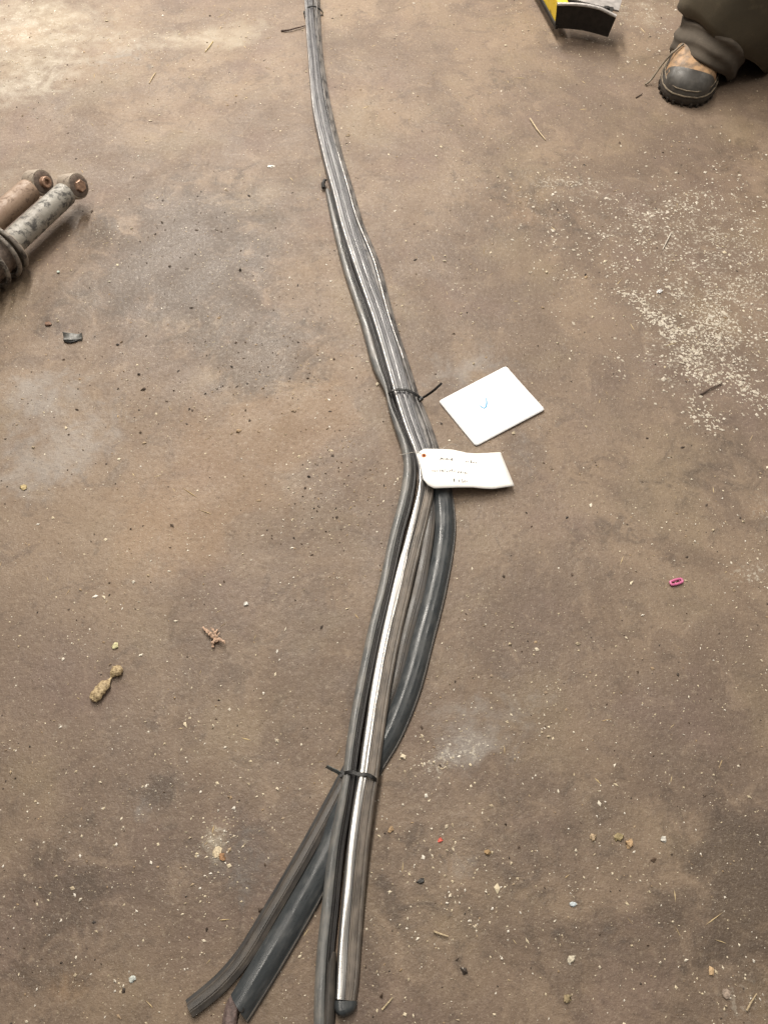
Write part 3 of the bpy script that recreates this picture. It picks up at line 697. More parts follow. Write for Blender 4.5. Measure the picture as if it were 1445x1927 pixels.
# ------------------------------------------------------------------ dampers on the left
def damper(name, label, eye_px, far_px, z, r, tubemat, eyemat, hollow, spring, length=.34):
    e = at(eye_px[0], eye_px[1], z); f = at(far_px[0], far_px[1], z)
    d = (f - e); d.z = 0; d.normalize()
    t = empty(name, (e.x, e.y, 0)); tag(t, label, 'shock absorber', 'shock absorbers lying on the floor')
    side = Vector((-d.y, d.x, 0))
    if side.y > 0: side = -side
    ax = (side + Vector((0.1, 0, .42))).normalized()           # eye barrel axis, turned up a little
    # tube with stepped shoulder towards the eye
    MB().lathe(e + d * .018, d, [(0, r * .70), (.002, r * .92), (.006, r * .99), (.010, r), (.10, r), (.104, r * 1.01), (length, r * 1.01)], 40).build('tube', tubemat, t)
    # eye barrel, bush and bolt
    er = r * 1.10; el = r * .88
    pr = [(-el, er * .72), (-el, er * .93), (-el * .9, er), (el * .72, er), (el * .86, er * .97), (el * .9, er * .86), (el * .82, er * .70)]
    MB().lathe(e, ax, pr, 36).build('eye', eyemat, t)
    b = MB().lathe(e, ax, [(el * .70, er * .88), (el * .97, er * .84), (el * 1.06, er * .62), (el * 1.02, er * .40)], 32).build('bush', M['bush'], t)
    br = er * .44
    if hollow:
        s = MB().lathe(e, ax, [(el * .8, br), (el * 1.50, br), (el * 1.56, br * .9), (el * 1.56, br * .55), (el * 1.25, br * .5)], 12).build('sleeve', M['bolt'], t)
    else:
        MB().lathe(e, ax, [(el * .8, br * 1.10), (el * 1.28, br * 1.10), (el * 1.36, br * .98)], 6).build('bolt', M['bolt'], t, angle=30)
    if spring:
        s0 = spring
        MB().lathe(e + d * s0, d, [(.006, r * 1.25), (.010, r * 1.5), (.20, r * 1.45)], 32).build('dust_cover', M['bush'], t)
        R0 = r * 1.95; pts = []
        nx = d.cross(Vector((0, 0, 1))).normalized(); ny = nx.cross(d)
        n = 150
        for k in range(n):
            a = k / 24 * 2 * math.pi; turn = k / 24
            adv = .010 * turn if turn < 1 else .010 + .030 * (turn - 1)
            pts.append(e + d * (s0 + adv) + (nx * math.cos(a + 1.2) + ny * math.sin(a + 1.2)) * R0)
        MB().tube(pts, .0042, 10).build('coil_spring', M['spring'], t)
        MB().lathe(e + d * (s0 - .004), d, [(0, r * 1.0), (0, R0 * .98), (.003, R0 * 1.02), (.004, r * 1.0)], 36, cap=False).build('spring_seat', M['steel_dirty'], t)
    # lower mount, out of the frame
    g = e + d * (length + .03)
    MB().lathe(g, side, [(-.018, .012), (-.018, .019), (.018, .019), (.018, .012)], 24).build('lower_eye', eyemat, t)
    return t
damper('shock_absorber', 'grey scabbed shock absorber with coil spring, right one of the pair', (138, 351), (10, 470), .046, .0215, M['damper_grey'], M['steel_dirty'], False, .190)
damper('shock_absorber', 'plain brown shock absorber tube with hollow sleeve, left one of the pair', (72, 344), (-20, 424), .045, .0215, M['damper_rust'], M['steel_dirty'], True, None)

# ------------------------------------------------------------------ yellow stand with black plate at the top edge
def stand():
    t = empty('yellow_stand', at(1060, 20)); tag(t, 'yellow painted steel stand foot with a black curved end plate at the top edge', 'stand')
    # plate: standing sheet, slightly curved, hanging clear of the floor
    bl = at(1043, 54, .022); br = at(1143, 70, .022)
    H = .052; n = 14
    across = (br - bl); W = across.length; a = across.normalized(); back = Vector((-a.y, a.x, 0))
    if back.y < 0: back = -back
    th = .004
    def ring(k, lift0, lift1, off0, off1):
        u = k / n; bow = .007 * math.sin(math.pi * u * .9 + .25)
        p = bl + a * (W * 1.0 * u) + back * bow
        return p
    V = []; rings = []
    for k in range(n + 1):
        p = ring(k, 0, 0, 0, 0); u = k / n
        lo = .002 * math.sin(math.pi * min(1, u * 1.05)) ; flare = a * (u - .35) * .012
        q0 = p + Vector((0, 0, lo)); q1 = p + Vector((0, 0, H + .004 * math.sin(math.pi * u) - .006 * max(0, u - .7) / .3)) + flare - back * .004
        rings.append([q0, q1, q1 + back * th, q0 + back * th])
    MB().loft(rings).build('end_plate', M['plate'], t, angle=30)
    # bare worn rims
    def rim(off, dz, r, u0, u1, name='worn_rim', shift=0.0):
        P = []
        for k in range(n + 1):
            u = u0 + (u1 - u0) * k / n
            bow = .007 * math.sin(math.pi * u * .9 + .25)
            P.append(bl + a * (W * u) + back * (bow + off - .002) + a * (u - .35) * .012 + Vector((0, 0, H + dz + .004 * math.sin(math.pi * min(1, max(0, u))) - .006 * max(0, u - .7) / .3)))
        MB().tube(P, r, 8, flat=.8).build(name, M['edge'], t)
    rim(.000, .0015, .0042, 0.0, 1.0)
    # top web: second sheet behind with its own bright edge, dark channel between
    V = []
    for k in range(n + 1):
        u = -.02 + 1.10 * k / n
        p = bl + a * (W * u) + back * .030 + Vector((0, 0, H + .004 - .010 * u))
        V.append([p + back * .05, p, p + Vector((0, 0, -.004)), p + back * .05 + Vector((0, 0, -.004))])
    MB().loft(V).build('top_web', M['edge'], t, angle=30)
    c = bl + a * (W * .5) + back * .022 + Vector((0, 0, .034))
    ang = math.atan2(a.y, a.x); mz = Matrix.Rotation(ang, 3, 'Z')
    MB().box(c, (W * .94, .026, .028), mz).build('channel', M['plate'], t, smooth=False)
    # bolt on the right of the channel
    bp = bl + a * (W * .86) + back * .021 + Vector((0, 0, H - .003))
    MB().lathe(bp, (0, 0, 1), [(-.002, .006), (.004, .006), (.005, .004)], 6).build('bolt', M['plate'], t, angle=30)
    # yellow arm running out of the frame to the upper left, with a foot on the floor
    s0 = bl + Vector((.004, .004, .0)); dirv = (at(985, -60, .022) - at(1040, 40, .022)); dirv.z = 0; dirv.normalize()
    nrm = Vector((dirv.y, -dirv.x, 0))
    if nrm.x < 0: nrm = -nrm
    rr = []
    for k in range(8):
        d = .34 * k / 7; p = s0 + dirv * d
        h0 = .002 + .004 * (1 - k / 7); h1 = .052 + .02 * k / 7; w = .020
        rr.append([p + Vector((0, 0, h0)), p + nrm * w + Vector((0, 0, h0 + .004)), p + nrm * w + Vector((0, 0, h1)), p + nrm * .006 + Vector((0, 0, h1)), p + Vector((0, 0, h1 - .006))])
    MB().loft(rr).build('yellow_arm', M['yellow'], t, angle=25)
    MB().loft([[p + Vector((0, 0, dz)) - nrm * .004 for p, dz in ((s0 - dirv * .006, .0), (s0 - dirv * .006, .008), (s0 + dirv * .33, .008), (s0 + dirv * .33, .0))],
               [p + Vector((0, 0, dz)) + nrm * .002 for p, dz in ((s0 - dirv * .006, .0), (s0 - dirv * .006, .008), (s0 + dirv * .33, .008), (s0 + dirv * .33, .0))]]).build('bottom_edge', M['plate'], t, smooth=False)
stand()

# ------------------------------------------------------------------ person: boot and trouser leg
def person():
    toe = at(1281, 198); heel_dir = Vector((.34, .94, 0)).normalized()
    t = empty('person', (toe.x + .06, toe.y + .25, 0)); tag(t, 'person standing in olive work trousers and a tan boot with black toe cap', 'person')
    side = Vector((heel_dir.y, -heel_dir.x, 0))                     # to the right of the picture
    def P(s, u, z): return toe + heel_dir * s + side * u + Vector((0, 0, z))
    # boot: outline half widths along its length s
    S = [0.0, .008, .022, .045, .08, .12, .17, .21, .25, .285, .30]
    Wd = [.014, .030, .043, .0525, .0565, .054, .046, .043, .042, .034, .020]
    def hw(s): return float(np.interp(s, S, Wd))
    n = 28
    def outline(z, grow=0.0, s0=0.0):
        r = []
        for k in range(n):
            a = 2 * math.pi * k / n
            c = (1 - math.cos(a)) / 2                                # 0 at toe .. 1 at heel
            s = c * .30
            w = (hw(s) + grow) * (1 if math.sin(a) > 0 else -1) if 0 < k < n and k != n // 2 else 0
            ss = s - grow if c < .5 else s + grow
            r.append(P(ss, w, z))
        return r
    # parts of the boot share one parent (person > boot > pieces)
    heights = [0.0, .004, .010, .016, .024, .030]
    # upper: sections across the length
    def section(s, h, w, z0=.022, m=16, pw=.72):
        r = []
        for k in range(m + 1):
            a = math.pi * k / m
            x = -math.cos(a); y = math.sin(a) ** pw
            r.append(P(s, x * w, z0 + y * h))
        return r
    prof = [(.004, .012, .026), (.012, .024, .037), (.024, .033, .045), (.040, .040, .051), (.065, .047, .0545), (.095, .058, .053), (.14, .075, .046), (.17, .085, .042), (.20, .090, .040), (.24, .090, .038), (.275, .085, .032), (.292, .08, .024)]
    boot = MB().loft([section(s, h, w) for s, h, w in prof], True, True).build('boot', M['leather'], t, angle=60)
    cap_p = [(-.002, .008, .018), (.003, .017, .028), (.010, .0265, .038), (.017, .0325, .0440), (.024, .0370, .048)]
    rings = []
    for s, h, w in cap_p: rings.append(section(s, h, w, .021))
    # the rear edge of the cap sweeps back at the sides
    edge = []
    m = 16
    for k in range(m + 1):
        a = math.pi * k / m; x = -math.cos(a); y = math.sin(a) ** .72
        s = .029 + .026 * abs(x) ** 2 - .004 * x
        edge.append(P(s, x * .0545, .021 + y * .0425))
    rings.append(edge)
    inner = [P(.029 + .026 * abs(-math.cos(math.pi * k / m)) ** 2 + .004 * math.cos(math.pi * k / m), -math.cos(math.pi * k / m) * .0525, .021 + (math.sin(math.pi * k / m) ** .72) * .0400) for k in range(m + 1)]
    rings.append(inner)
    MB().loft(rings, True, False).build('toe_cap', M['toecap'], boot, angle=60)
    so = MB().loft([outline(.0, -.003), outline(.003, .003), outline(.012, .006), outline(.020, .005), outline(.024, .003)]).build('sole', M['sole'], boot, angle=35)
    def welt(z, grow, r):
        o = outline(z, grow); MB().tube(o, r, 6, closed=True).build('welt', M['welt'], boot)
    welt(.0225, .0045, .0016); welt(.0335, .0012, .0012)
    # tread lugs round the toe
    for k in list(range(-6, 7)):
        a = k * .165; c = (1 - math.cos(a)) / 2; s = c * .30; w = hw(s) * (1 if k > 0 else -1) if k else 0
        MB().box(P(s - .0045, w * 1.06, .0055), (.005, .006, .008), Matrix.Rotation(math.atan2(heel_dir.y, heel_dir.x) - math.pi / 2 + a * 1.1, 3, 'Z')).build('tread_lug', M['sole'], boot, smooth=False)
    # lace end hanging off the left side
    MB().tube(smooth_pts([P(.098, -.035, .075), P(.085, -.052, .058), P(.075, -.066, .035), P(.055, -.080, .008), P(.045, -.088, .003)], .004), .0022, 6).build('lace', M['welt'], boot)

    # bunched inner cuff
    def cloth_ring(c, rx, ry, tilt, tdir, nseg, amp, seed, z, fold=0.0):
        r = []
        for k in range(nseg):
            a = 2 * math.pi * k / nseg
            q = Vector((math.cos(a), math.sin(a), 0))
            w = 1 + amp * mnoise.noise(Vector((math.cos(a) * 1.8 + seed, math.sin(a) * 1.8, z * 14))) + amp * .6 * math.sin(a * 3 + z * 50 + seed)
            if fold:
                ph = z * 95 + 1.3 * math.sin(a + seed) + .8 * math.sin(2 * a + 2.1)
                w += fold * (1 - abs(math.sin(ph))) * 1.6 - fold * .6
            p = Vector((c.x + q.x * rx * w, c.y + q.y * ry * w, z))
            p.z += tilt * (q.x * tdir[0] + q.y * tdir[1]) + amp * .05 * math.sin(a * 5 + z * 30)
            r.append(p)
        return r
    base = P(.185, .010, 0)
    rings = []
    for i in range(36):
        f = i / 35; z = .004 + .20 * f
        rx = float(np.interp(f, [0, .04, .2, .5, 1], [.062, .072, .076, .070, .056])); ry = float(np.interp(f, [0, .04, .2, .5, 1], [.100, .108, .108, .096, .070]))
        tl = float(np.interp(f, [0, .3, .7, 1], [.058, .042, .02, 0]))
        c = base - heel_dir * (.030 * (1 - f)) + Vector((.05 * z / .2 + .002, -.004 + .03 * z / .2, 0))
        rings.append(cloth_ring(c, rx, ry, tl, (-.55, -.85), 72, .045, 2.0, z, .055 * min(1, 3 * f + .2)))
    cuff = MB().loft(rings, False, True).build('trouser_cuff', M['cuff'], t, angle=80)
    # outer trouser leg with slanting hem, runs up out of the frame
    rings = []
    oz = [(.040, .112, .116, 1.0), (.046, .122, .122, 1.0), (.07, .125, .124, .95), (.12, .121, .120, .8), (.19, .106, .106, .6), (.26, .108, .106, .35), (.36, .105, .108, .1), (.50, .098, .105, 0), (.66, .100, .112, 0), (.80, .105, .120, 0)]
    for z, rx, ry, k in oz:
        c = base + Vector((.046 + .15 * (z - .06) * (1 if z < .5 else .8), .004 + .02 * z, 0))
        rings.append(cloth_ring(c, rx, ry, .075 * k, (-.80, -.45), 44, .06, 5.0, z))
    # second leg beside it and the hips, one garment
    mb = MB().loft(rings, False, True)
    off = Vector((.30, .06, 0)); ring2 = []
    for z, rx, ry, k in oz:
        c = base + off + Vector((.045 - .10 * (z - .06), .030 + .02 * z, 0))
        ring2.append(cloth_ring(c, rx, ry, .02 * k, (.2, -.9), 44, .05, 8.0, z - .05 * k))
    mb.loft(ring2, False, True)
    hips = []
    for z, rx, ry in [(.74, .19, .12), (.82, .205, .135), (.92, .20, .135), (1.02, .185, .125)]:
        hips.append(cloth_ring(base + Vector((.25, .06, 0)), rx, ry, 0, (0, 0), 44, .03, 3.0, z))
    mb.loft(hips, True, True)
    mb.build('trousers', M['trousers'], t, angle=80)
person()

# ------------------------------------------------------------------ single scraps on the floor
def scrap(name, label, cat, px, py):
    o = empty(name, at(px, py)); tag(o, label, cat); return o
def lump(c, r, seed=0, flat=.6, n=10, m=7, amp=.35, rot=0.0, long=1.0):
    """uneven pebble or crumb, returned as MB in world space"""
    rings = []; c = Vector(c)
    for i in range(1, m):
        ph = math.pi * i / m; ring = []
        for k in range(n):
            a = 2 * math.pi * k / n; d = Vector((math.sin(ph) * math.cos(a), math.sin(ph) * math.sin(a), -math.cos(ph)))
            w = r * (1 + amp * mnoise.noise(d * 1.6 + Vector((seed, seed * 2, 0))) + amp * .5 * mnoise.noise(d * 4 + Vector((seed, 0, 3))))
            x, y = d.x * w * long, d.y * w
            ring.append(c + Vector((x * math.cos(rot) - y * math.sin(rot), x * math.sin(rot) + y * math.cos(rot), (d.z * w + r * .8) * flat)))
        rings.append(ring)
    return MB().loft(rings, True, True)
def one(name, label, cat, px, py, r, col, seed=1, flat=.6, rot=0.0, long=1.0, rough=.7, amp=.35):
    mt = simple(name + '_surface', col, rough, 0, .35, 300, .4)
    o = lump(at(px, py), r * .68, seed, flat * .75, n=8, m=5, rot=rot, long=long, amp=max(amp, .75) if amp > .1 else amp).build(name, mt, None, angle=25)
    return tag(o, label, cat)

# crinkled husk with a twisted neck
hm = simple('dry_husk_surface', (.46, .36, .21), .6, 0, .45, 240, .6, (.24, .17, .09))
h = scrap('dry_husk', 'long crinkled tan husk with a thin twisted neck on the lower left floor', 'husk', 200, 1290)
pts = [at(174, 1319, .004), at(179, 1312, .005), at(187, 1301, .006), at(195, 1291, .006), at(201, 1286, .005), at(205, 1281, .005), at(210, 1275, .004)]
rr = smooth_pts(pts, .0018); nn = len(rr)
rad = [float(np.interp(i / nn, [0, .05, .2, .5, .68, .76, .88, 1], [.002, .0065, .0085, .0080, .0075, .0030, .0014, .0016])) * (1 + .22 * mnoise.noise(Vector((i * .7, 3, 1)))) for i in range(nn)]
MB().tube(rr, rad, 12, flat=.55).build('body', hm, h)
pts = smooth_pts([at(210, 1275, .004), at(213, 1269, .005), at(218, 1264, .006), at(223, 1260, .005), at(229, 1256, .003)], .0016); nn = len(pts)
MB().tube(pts, [float(np.interp(i / nn, [0, .2, .5, .8, 1], [.0014, .0055, .0085, .006, .001])) * (1 + .2 * mnoise.noise(Vector((i * .9, 8, 1)))) for i in range(nn)], 12, flat=.5).build('knob', hm, h)

# frayed fibre scrap
fm = simple('frayed_fibre_surface', (.50, .34, .24), .7, 0, .4, 300, .3)
h = scrap('frayed_scrap', 'frayed pinkish tan fibre scrap with splayed strands left of the bundle', 'scrap', 402, 1200)
for i, (bx, by, r0) in enumerate([(382, 1180, .0036), (388, 1184, .0034), (397, 1181, .0030), (410, 1184, .0028), (414, 1190, .0016), (424, 1211, .0036), (401, 1218, .0042), (393, 1190, .0022), (418, 1206, .0034)]):
    a = at(407, 1204, .004); b = at(bx, by, .003 + .002 * (i % 3)); mid = a.lerp(b, .55) + Vector((.002 * ((i % 3) - 1), .001, .002))
    pts = smooth_pts([a, mid, b], .0015)
    MB().tube(pts, [r0 * (.75 + .3 * math.sin(k * 1.9 + i)) * (1 - .55 * k / len(pts)) for k in range(len(pts))], 7, flat=.6).build('strand', fm, h)

# folded grey rubber scrap
gm = simple('grey_scrap_rubber', (.17, .17, .16), .5, 0, .35, 120, .2)
h = scrap('rubber_scrap', 'small folded grey rubber offcut with upturned ends on the left floor', 'scrap', 138, 636)
L0, R0_ = at(122, 642), at(156, 640); rings = []
for k in range(13):
    u = k / 12; p = L0.lerp(R0_, u); w = .012 * (.55 + .45 * math.sin(math.pi * (u * .9 + .05))); up_ = .012 * (1 - u) ** 3 + .007 * max(0, u - .7) / .3
    d = Vector((0, 1, 0))
    rings.append([p + Vector((0, -.002, .001)), p + Vector((0, -.001, .0035 + up_ * .2)), p + d * w * .5 + Vector((0, 0, .0022 + up_ * .35)), p + d * w + Vector((0, 0, .003 + up_)), p + d * (w + .0015) + Vector((0, 0, .002 + up_)), p + d * w * .5 + Vector((0, 0, .0005))])
MB().loft(rings).build('folded_sheet', gm, h, angle=60)
MB().tube(smooth_pts([at(121, 641, .002), at(128, 644, .002), at(137, 643.5, .002), at(146, 641, .002)], .003), [.0016] * len(smooth_pts([at(121, 641, .002), at(128, 644, .002), at(137, 643.5, .002), at(146, 641, .002)], .003)), 7).build('dark_edge', M['tie'], h)

# pink plastic piece: long ring with a toothed slot
pm = simple('pink_plastic', (.62, .16, .32), .4, 0, .2, 150)
h = scrap('pink_clip', 'small pink plastic toothed clip on the right side of the floor', 'clip', 1272, 1094)
c0 = at(1272, 1095, .0025); ax = (at(1284, 1091, .0025) - at(1260, 1098, .0025)).normalized(); ay = Vector((-ax.y, ax.x, 0))
pts = []
for k in range(36):
    a = 2 * math.pi * k / 36; x = math.cos(a); y = math.sin(a)
    px_ = .0068 * max(-1, min(1, x * 1.7)) + .0022 * x; pts.append(c0 + ax * px_ + ay * .0034 * y)
MB().tube(pts, .0018, 8, closed=True).build('rim', pm, h)
for k in range(4):
    p = c0 + ax * (-.0055 + .0036 * k)
    MB().tube([p - ay * .0028, p + ay * .0010 * (1 if k % 2 else -1)], [.0012, .0006], 6).build('tooth', pm, h)

one('yellow_chip', 'pale yellow crumbled chip above the tan husk', 'chip', 218, 1216, .0062, (.66, .62, .36), 3, .6, .3, 1.05)
one('brown_clod', 'reddish brown dirt clod left of the grey rubber offcut', 'clod', 92, 611, .0072, (.20, .115, .075), 5, .55, .1, 1.3)
one('red_chip', 'small bright red chip right of the lower bundle end', 'chip', 828, 1581, .0040, (.75, .14, .10), 8, .5, .6, 1.2, .4, .7)
one('tan_pebble', 'tan angular pebble at the lower right of the bundle', 'pebble', 917, 1604, .0046, (.36, .24, .12), 9, .7, .2, 1.2)
one('tan_crumb', 'ochre crumb of dried mud at the lower right, upper one of a touching pair', 'crumb', 1164, 1575, .0062, (.34, .27, .14), 11, .5, .2, 1.4)
one('tan_crumb', 'orange tan crumb at the lower right, lower one of a touching pair', 'crumb', 1183, 1588, .0062, (.50, .34, .19), 12, .55, 1.0, 1.3)
one('cream_pebble', 'cream oval pebble left of the touching tan crumbs', 'pebble', 1115, 1576, .0050, (.44, .33, .21), 13, .6, 1.2, 1.4)
one('white_pebble', 'greyish white pebble right of the touching tan crumbs', 'pebble', 1248, 1580, .0046, (.62, .60, .54), 14, .6, .2, 1.2)
one('white_chip', 'faceted white chip above the scattered pale flakes on the right', 'chip', 1240, 549, .0058, (.72, .72, .72), 15, .6, .7, 1.1, .35, .8)
one('white_flake', 'elongated white flake left of the upper bundle', 'flake', 510, 313, .0050, (.74, .71, .64), 16, .35, .05, 2.2)
one('white_bead', 'round whitish green bead below the shock absorbers', 'bead', 111, 513, .0046, (.58, .66, .58), 17, .9, 0, 1.0, .35, .08)
one('brown_crumb', 'brown crumb beside the torn pale patch at lower left', 'crumb', 418, 1612, .0048, (.36, .20, .10), 18, .6, -.7, 1.7)
one('cream_flake', 'cream flake in the pale patch at lower left', 'flake', 408, 1604, .0062, (.66, .55, .38), 19, .4, 1.2, 1.5)
one('orange_seed', 'orange seed-like crumb in the pebbles at the lower right edge', 'crumb', 1337, 1828, .0040, (.60, .42, .24), 20, .7, 1.3, 1.6)
one('grey_pebble', 'pale brown pebble near the lower right corner', 'pebble', 1365, 1870, .0058, (.38, .30, .24), 21, .6, .6, 1.2)
one('ring_crumb', 'round ochre crumb near the bottom edge right of the bundle', 'crumb', 1066, 1880, .0056, (.32, .25, .14), 22, .45, .6, 1.2)
one('white_crumb', 'white crumb near the bottom edge right of the bundle', 'crumb', 1074, 1805, .0052, (.62, .56, .44), 23, .55, .6, 1.3)
one('blue_white_chip', 'bluish white chip in the middle of the lower right floor', 'chip', 1077, 1702, .0038, (.60, .68, .72), 24, .5, .1, 1.8, .4)
one('amber_crumb', 'small amber crumb just right of the lower bundle end', 'crumb', 736, 1561, .0042, (.44, .30, .17), 25, .6, 1.2, 1.5)
one('black_crumb', 'black shiny crumb right of the lower bundle end', 'crumb', 792, 1658, .0042, (.02, .018, .016), 26, .5, .2, 1.5, .35)
one('yellow_crumb', 'yellowish crumb at the far left below the pale worn patch', 'crumb', 46, 918, .0066, (.46, .36, .18), 27, .4, .2, 1.3)
one('silver_chip', 'bright silvery chip near the lower left bundle end', 'chip', 250, 1842, .0048, (.62, .66, .62), 28, .5, .5, 1.2, .3, .6)
one('white_grain', 'white grain in the middle floor left of the bundle', 'grain', 463, 1137, .0046, (.74, .72, .66), 29, .6, .3, 1.2)

def twig(name, label, pts, r, col):
    mt = simple(name + '_surface', col, .7, 0, .35, 250, .3)
    P = smooth_pts([at(*p) for p in pts], .003)
    o = MB().tube(P, [r * (1 - .45 * i / len(P)) for i in range(len(P))], 7).build(name, mt, None); return tag(o, label, 'twig')
twig('twig', 'dark brown twig poking out left of the upper bundle', [(529, 58, .002), (545, 56, .004), (560, 52, .004), (576, 48, .003)], .0022, (.10, .065, .05))
twig('straw_stalk', 'pale straw stalk left of the boot', [(997, 223, .002), (1010, 243, .003), (1026, 263, .002)], .0018, (.58, .47, .31))
twig('straw_stalk', 'pale straw stalk right of the bundle near the bottom edge', [(816, 1753, .002), (830, 1758, .003), (843, 1762, .002)], .0013, (.52, .42, .27))
twig('straw_stalk', 'thin straw stalk at the lower right corner', [(1404, 1902, .002), (1412, 1887, .003), (1423, 1870, .002)], .0011, (.48, .38, .24))
twig('straw_stalk', 'thin straw stalk beside the metal trim lower end', [(719, 1900, .001), (728, 1890, .002), (739, 1877, .001)], .0010, (.55, .45, .28))
twig('dark_splinter', 'dark splinter among the pale flakes on the right floor', [(1318, 742, .002), (1338, 730, .003), (1358, 722, .002)], .0016, (.09, .06, .045))
twig('dark_splinter', 'short dark splinter left of the boot toe', [(1196, 184, .001), (1208, 176, .002)], .0015, (.08, .055, .04))
twig('straw_stalk', 'dry straw stalk in the middle of the floor right of the tag', [(1262, 438, .001), (1254, 454, .002), (1246, 470, .001)], .0015, (.60, .54, .46))
twig('straw_stalk', 'straw stalk lying on the pale floor at upper left', [(293, 137, .001), (287, 146, .002), (281, 157, .001)], .0014, (.55, .44, .28))
twig('straw_stalk', 'upper straw stalk on the bare floor far left of the bundle', [(401, 78, .001), (394, 88, .002), (386, 98, .001)], .0013, (.60, .47, .24))

# ------------------------------------------------------------------ grit that nobody could count
OCT_F = np.array([(0, 2, 4), (2, 1, 4), (1, 3, 4), (3, 0, 4), (2, 0, 5), (1, 2, 5), (3, 1, 5), (0, 3, 5)])
OCT_V = np.array([(1, 0, 0), (-1, 0, 0), (0, 1, 0), (0, -1, 0), (0, 0, 1), (0, 0, -1)], float)
def grit(name, label, P, size, mt, long=(1.0, 1.9), flat=(.35, .8)):
    """P: n x 2 floor points; size: n radii in metres"""
    n = len(P); ang = rng.uniform(0, 2 * math.pi, n); lg = rng.uniform(*long, n); fl = rng.uniform(*flat, n)
    v = OCT_V[None] * rng.uniform(.65, 1.25, (n, 6, 1)) + rng.normal(0, .16, (n, 6, 3))
    v[:, :, 0] *= (size * lg)[:, None]; v[:, :, 1] *= size[:, None]; v[:, :, 2] *= (size * fl)[:, None]
    x = v[:, :, 0] * np.cos(ang)[:, None] - v[:, :, 1] * np.sin(ang)[:, None] + P[:, 0:1]
    y = v[:, :, 0] * np.sin(ang)[:, None] + v[:, :, 1] * np.cos(ang)[:, None] + P[:, 1:2]
    z = v[:, :, 2] + (size * fl * .55)[:, None]
    V = np.stack([x, y, z], -1).reshape(-1, 3)
    F = (OCT_F[None] + (np.arange(n) * 6)[:, None, None]).reshape(-1, 3)
    me = bpy.data.meshes.new(name); me.from_pydata(V.tolist(), [], F.tolist()); me.materials.append(mt); me.update()
    o = bpy.data.objects.new(name, me); COL.objects.link(o); tag(o, label, 'grit', kind='stuff'); return o
def field(n, clump=.55):
    """floor points over the visible floor and a little beyond, unevenly clumped"""
    out = []
    while len(out) < n:
        y = random.uniform(-.30, 2.25); hwid = .55 + .30 * (y + .3)
        x = random.uniform(-hwid, hwid)
        d = .5 + .5 * mnoise.noise(Vector((x * 6, y * 6, 2.2))) + .35 * mnoise.noise(Vector((x * 19, y * 19, 7)))
        if random.random() < (1 - clump) + clump * max(0, (d - .35) * 2.2): out.append((x, y))
    return np.array(out)
def near(px, py, sx, sy, n, ang=0.0):
    c = at(px, py); a = rng.normal(0, sx, n); b = rng.normal(0, sy, n)
    return np.stack([c.x + a * math.cos(ang) - b * math.sin(ang), c.y + a * math.sin(ang) + b * math.cos(ang)], 1)
def along(pts, spread, n):
    W_ = [at(*p) for p in pts]; seg = [(W_[i + 1] - W_[i]).length for i in range(len(W_) - 1)]; tot = sum(seg); out = []
    for _ in range(n):
        d = random.uniform(0, tot); i = 0
        while d > seg[i] and i < len(seg) - 1: d -= seg[i]; i += 1
        p = W_[i].lerp(W_[i + 1], d / seg[i]); out.append((p.x + random.gauss(0, spread), p.y + random.gauss(0, spread)))
    return np.array(out)
def sizes(n, med, sig=.40, mx=.0034): return np.minimum(mx, med * np.exp(rng.normal(0, sig, n)))

pale = [field(3800), near(1380, 500, .10, .10, 230), near(1230, 420, .14, .09, 200), near(1060, 345, .05, .02, 90, -.3), near(1330, 640, .10, .09, 200), near(1210, 30, .09, .08, 120),
        near(300, 80, .20, .09, 260), near(90, 90, .15, .12, 240), near(405, 1580, .018, .026, 70), near(420, 1450, .04, .06, 60), near(930, 1350, .08, .05, 140), near(820, 1440, .025, .02, 60), near(860, 1630, .05, .04, 80),
        near(1400, 1090, .06, .05, 70), near(1000, 1690, .10, .05, 60), near(800, 1700, .06, .05, 70), near(700, 400, .1, .1, 70), near(640, 900, .08, .12, 90), near(560, 980, .08, .10, 60), near(840, 330, .1, .08, 60), near(300, 1480, .06, .06, 60), near(1360, 1880, .04, .03, 60)]
pale = np.concatenate(pale); grit('pale_grit', 'pale cream grit scattered all over the dirty floor', pale, sizes(len(pale), .00088), M['pale_grit'])
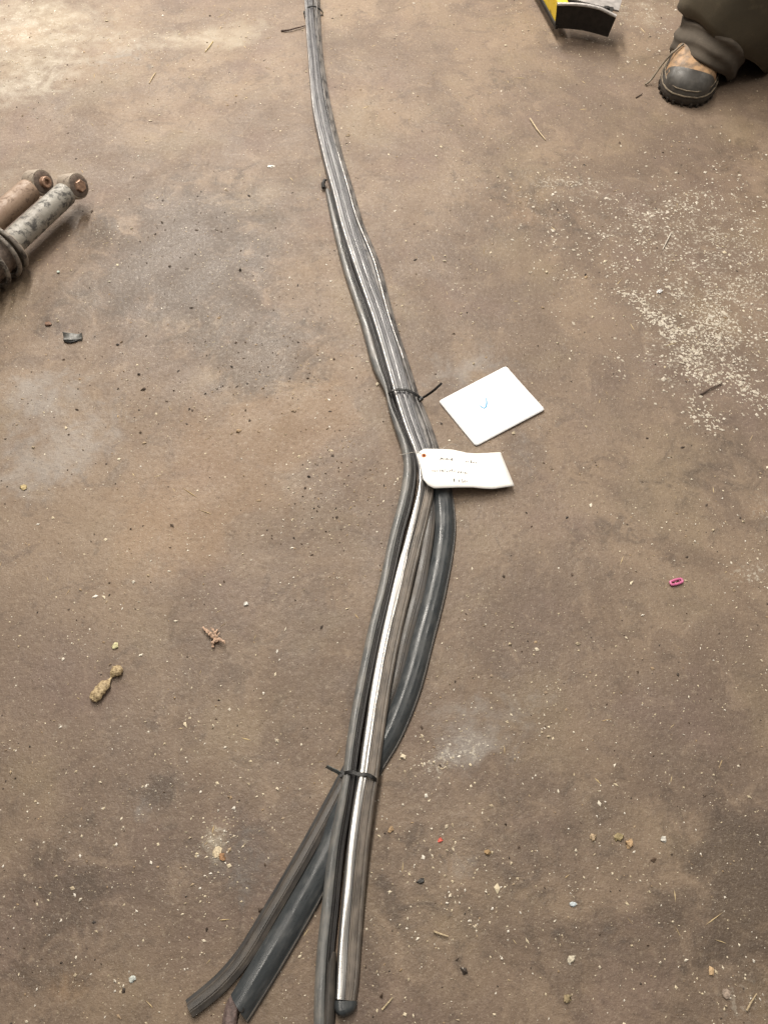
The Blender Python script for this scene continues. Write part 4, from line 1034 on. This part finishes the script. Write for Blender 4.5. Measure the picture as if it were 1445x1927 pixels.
ridge = [along([(1160, 550), (1200, 556), (1215, 585), (1240, 612), (1262, 630)], .006, 130), along([(1236, 605), (1268, 602)], .005, 25), along([(1238, 632), (1275, 628), (1300, 622), (1330, 612), (1352, 596), (1356, 570)], .007, 110),
         along([(1272, 640), (1285, 660), (1292, 690), (1300, 702), (1330, 712), (1340, 722)], .007, 90), along([(1352, 600), (1352, 635), (1330, 648), (1308, 668)], .008, 80), along([(1370, 700), (1392, 715), (1404, 740)], .008, 50),
         along([(1310, 760), (1325, 795), (1345, 800)], .010, 60), near(1400, 540, .03, .02, 40), near(1320, 575, .02, .015, 30), near(1345, 680, .03, .02, 50), near(1440, 755, .02, .015, 40), near(1380, 640, .03, .03, 40),
         near(1155, 500, .01, .015, 18), near(1200, 458, .012, .01, 16), near(1225, 405, .018, .010, 26), near(1140, 440, .012, .01, 14), near(1330, 370, .03, .02, 24), near(1290, 400, .03, .02, 22), near(1245, 545, .02, .01, 16)]
ridge += [near(1300, 470, .16, .11, 300), near(1390, 600, .09, .09, 200), near(1150, 420, .12, .07, 120), near(1230, 60, .14, .14, 110), near(1400, 380, .10, .08, 110), near(1330, 700, .08, .05, 90)]
ridge = np.concatenate([*ridge, *[r + rng.normal(0, .012, r.shape) for r in ridge]]); grit('pale_flakes', 'crusted white flakes in branching lines on the right floor', ridge, sizes(len(ridge), .00145, .38, .0036), M['flake'], (1.0, 1.8), (.15, .4))
tan = np.concatenate([field(1900), near(500, 690, .08, .07, 80), near(640, 880, .05, .09, 70)]); grit('tan_grit', 'tan grit scattered over the dirty floor', tan, sizes(len(tan), .00095), M['tan_grit'])
dk = np.concatenate([field(1300, .75), near(500, 690, .08, .06, 110), near(370, 430, .10, .08, 110), near(620, 930, .04, .08, 60), near(100, 760, .10, .08, 60)]); grit('dark_grit', 'dark brown crumbs of dirt scattered over the floor', dk, sizes(len(dk), .0010), M['dark_grit'])
bigp = field(80); grit('coarse_grit', 'coarser cream crumbs scattered over the floor', bigp, sizes(len(bigp), .0023, .25, .0036), M['pale_grit'], (1.0, 1.6), (.4, .8))
st = np.concatenate([field(260, .3), near(300, 60, .2, .1, 40), near(880, 120, .15, .1, 30)]); grit('straw_bits', 'short straw splinters scattered over the floor', st, sizes(len(st), .00055, .25), M['straw'], (6, 15), (.6, 1.0))

dust = field(11000, .7); grit('fine_grit', 'fine pale sand specks over the whole floor', dust, sizes(len(dust), .00055, .35, .0012), M['pale_grit'])
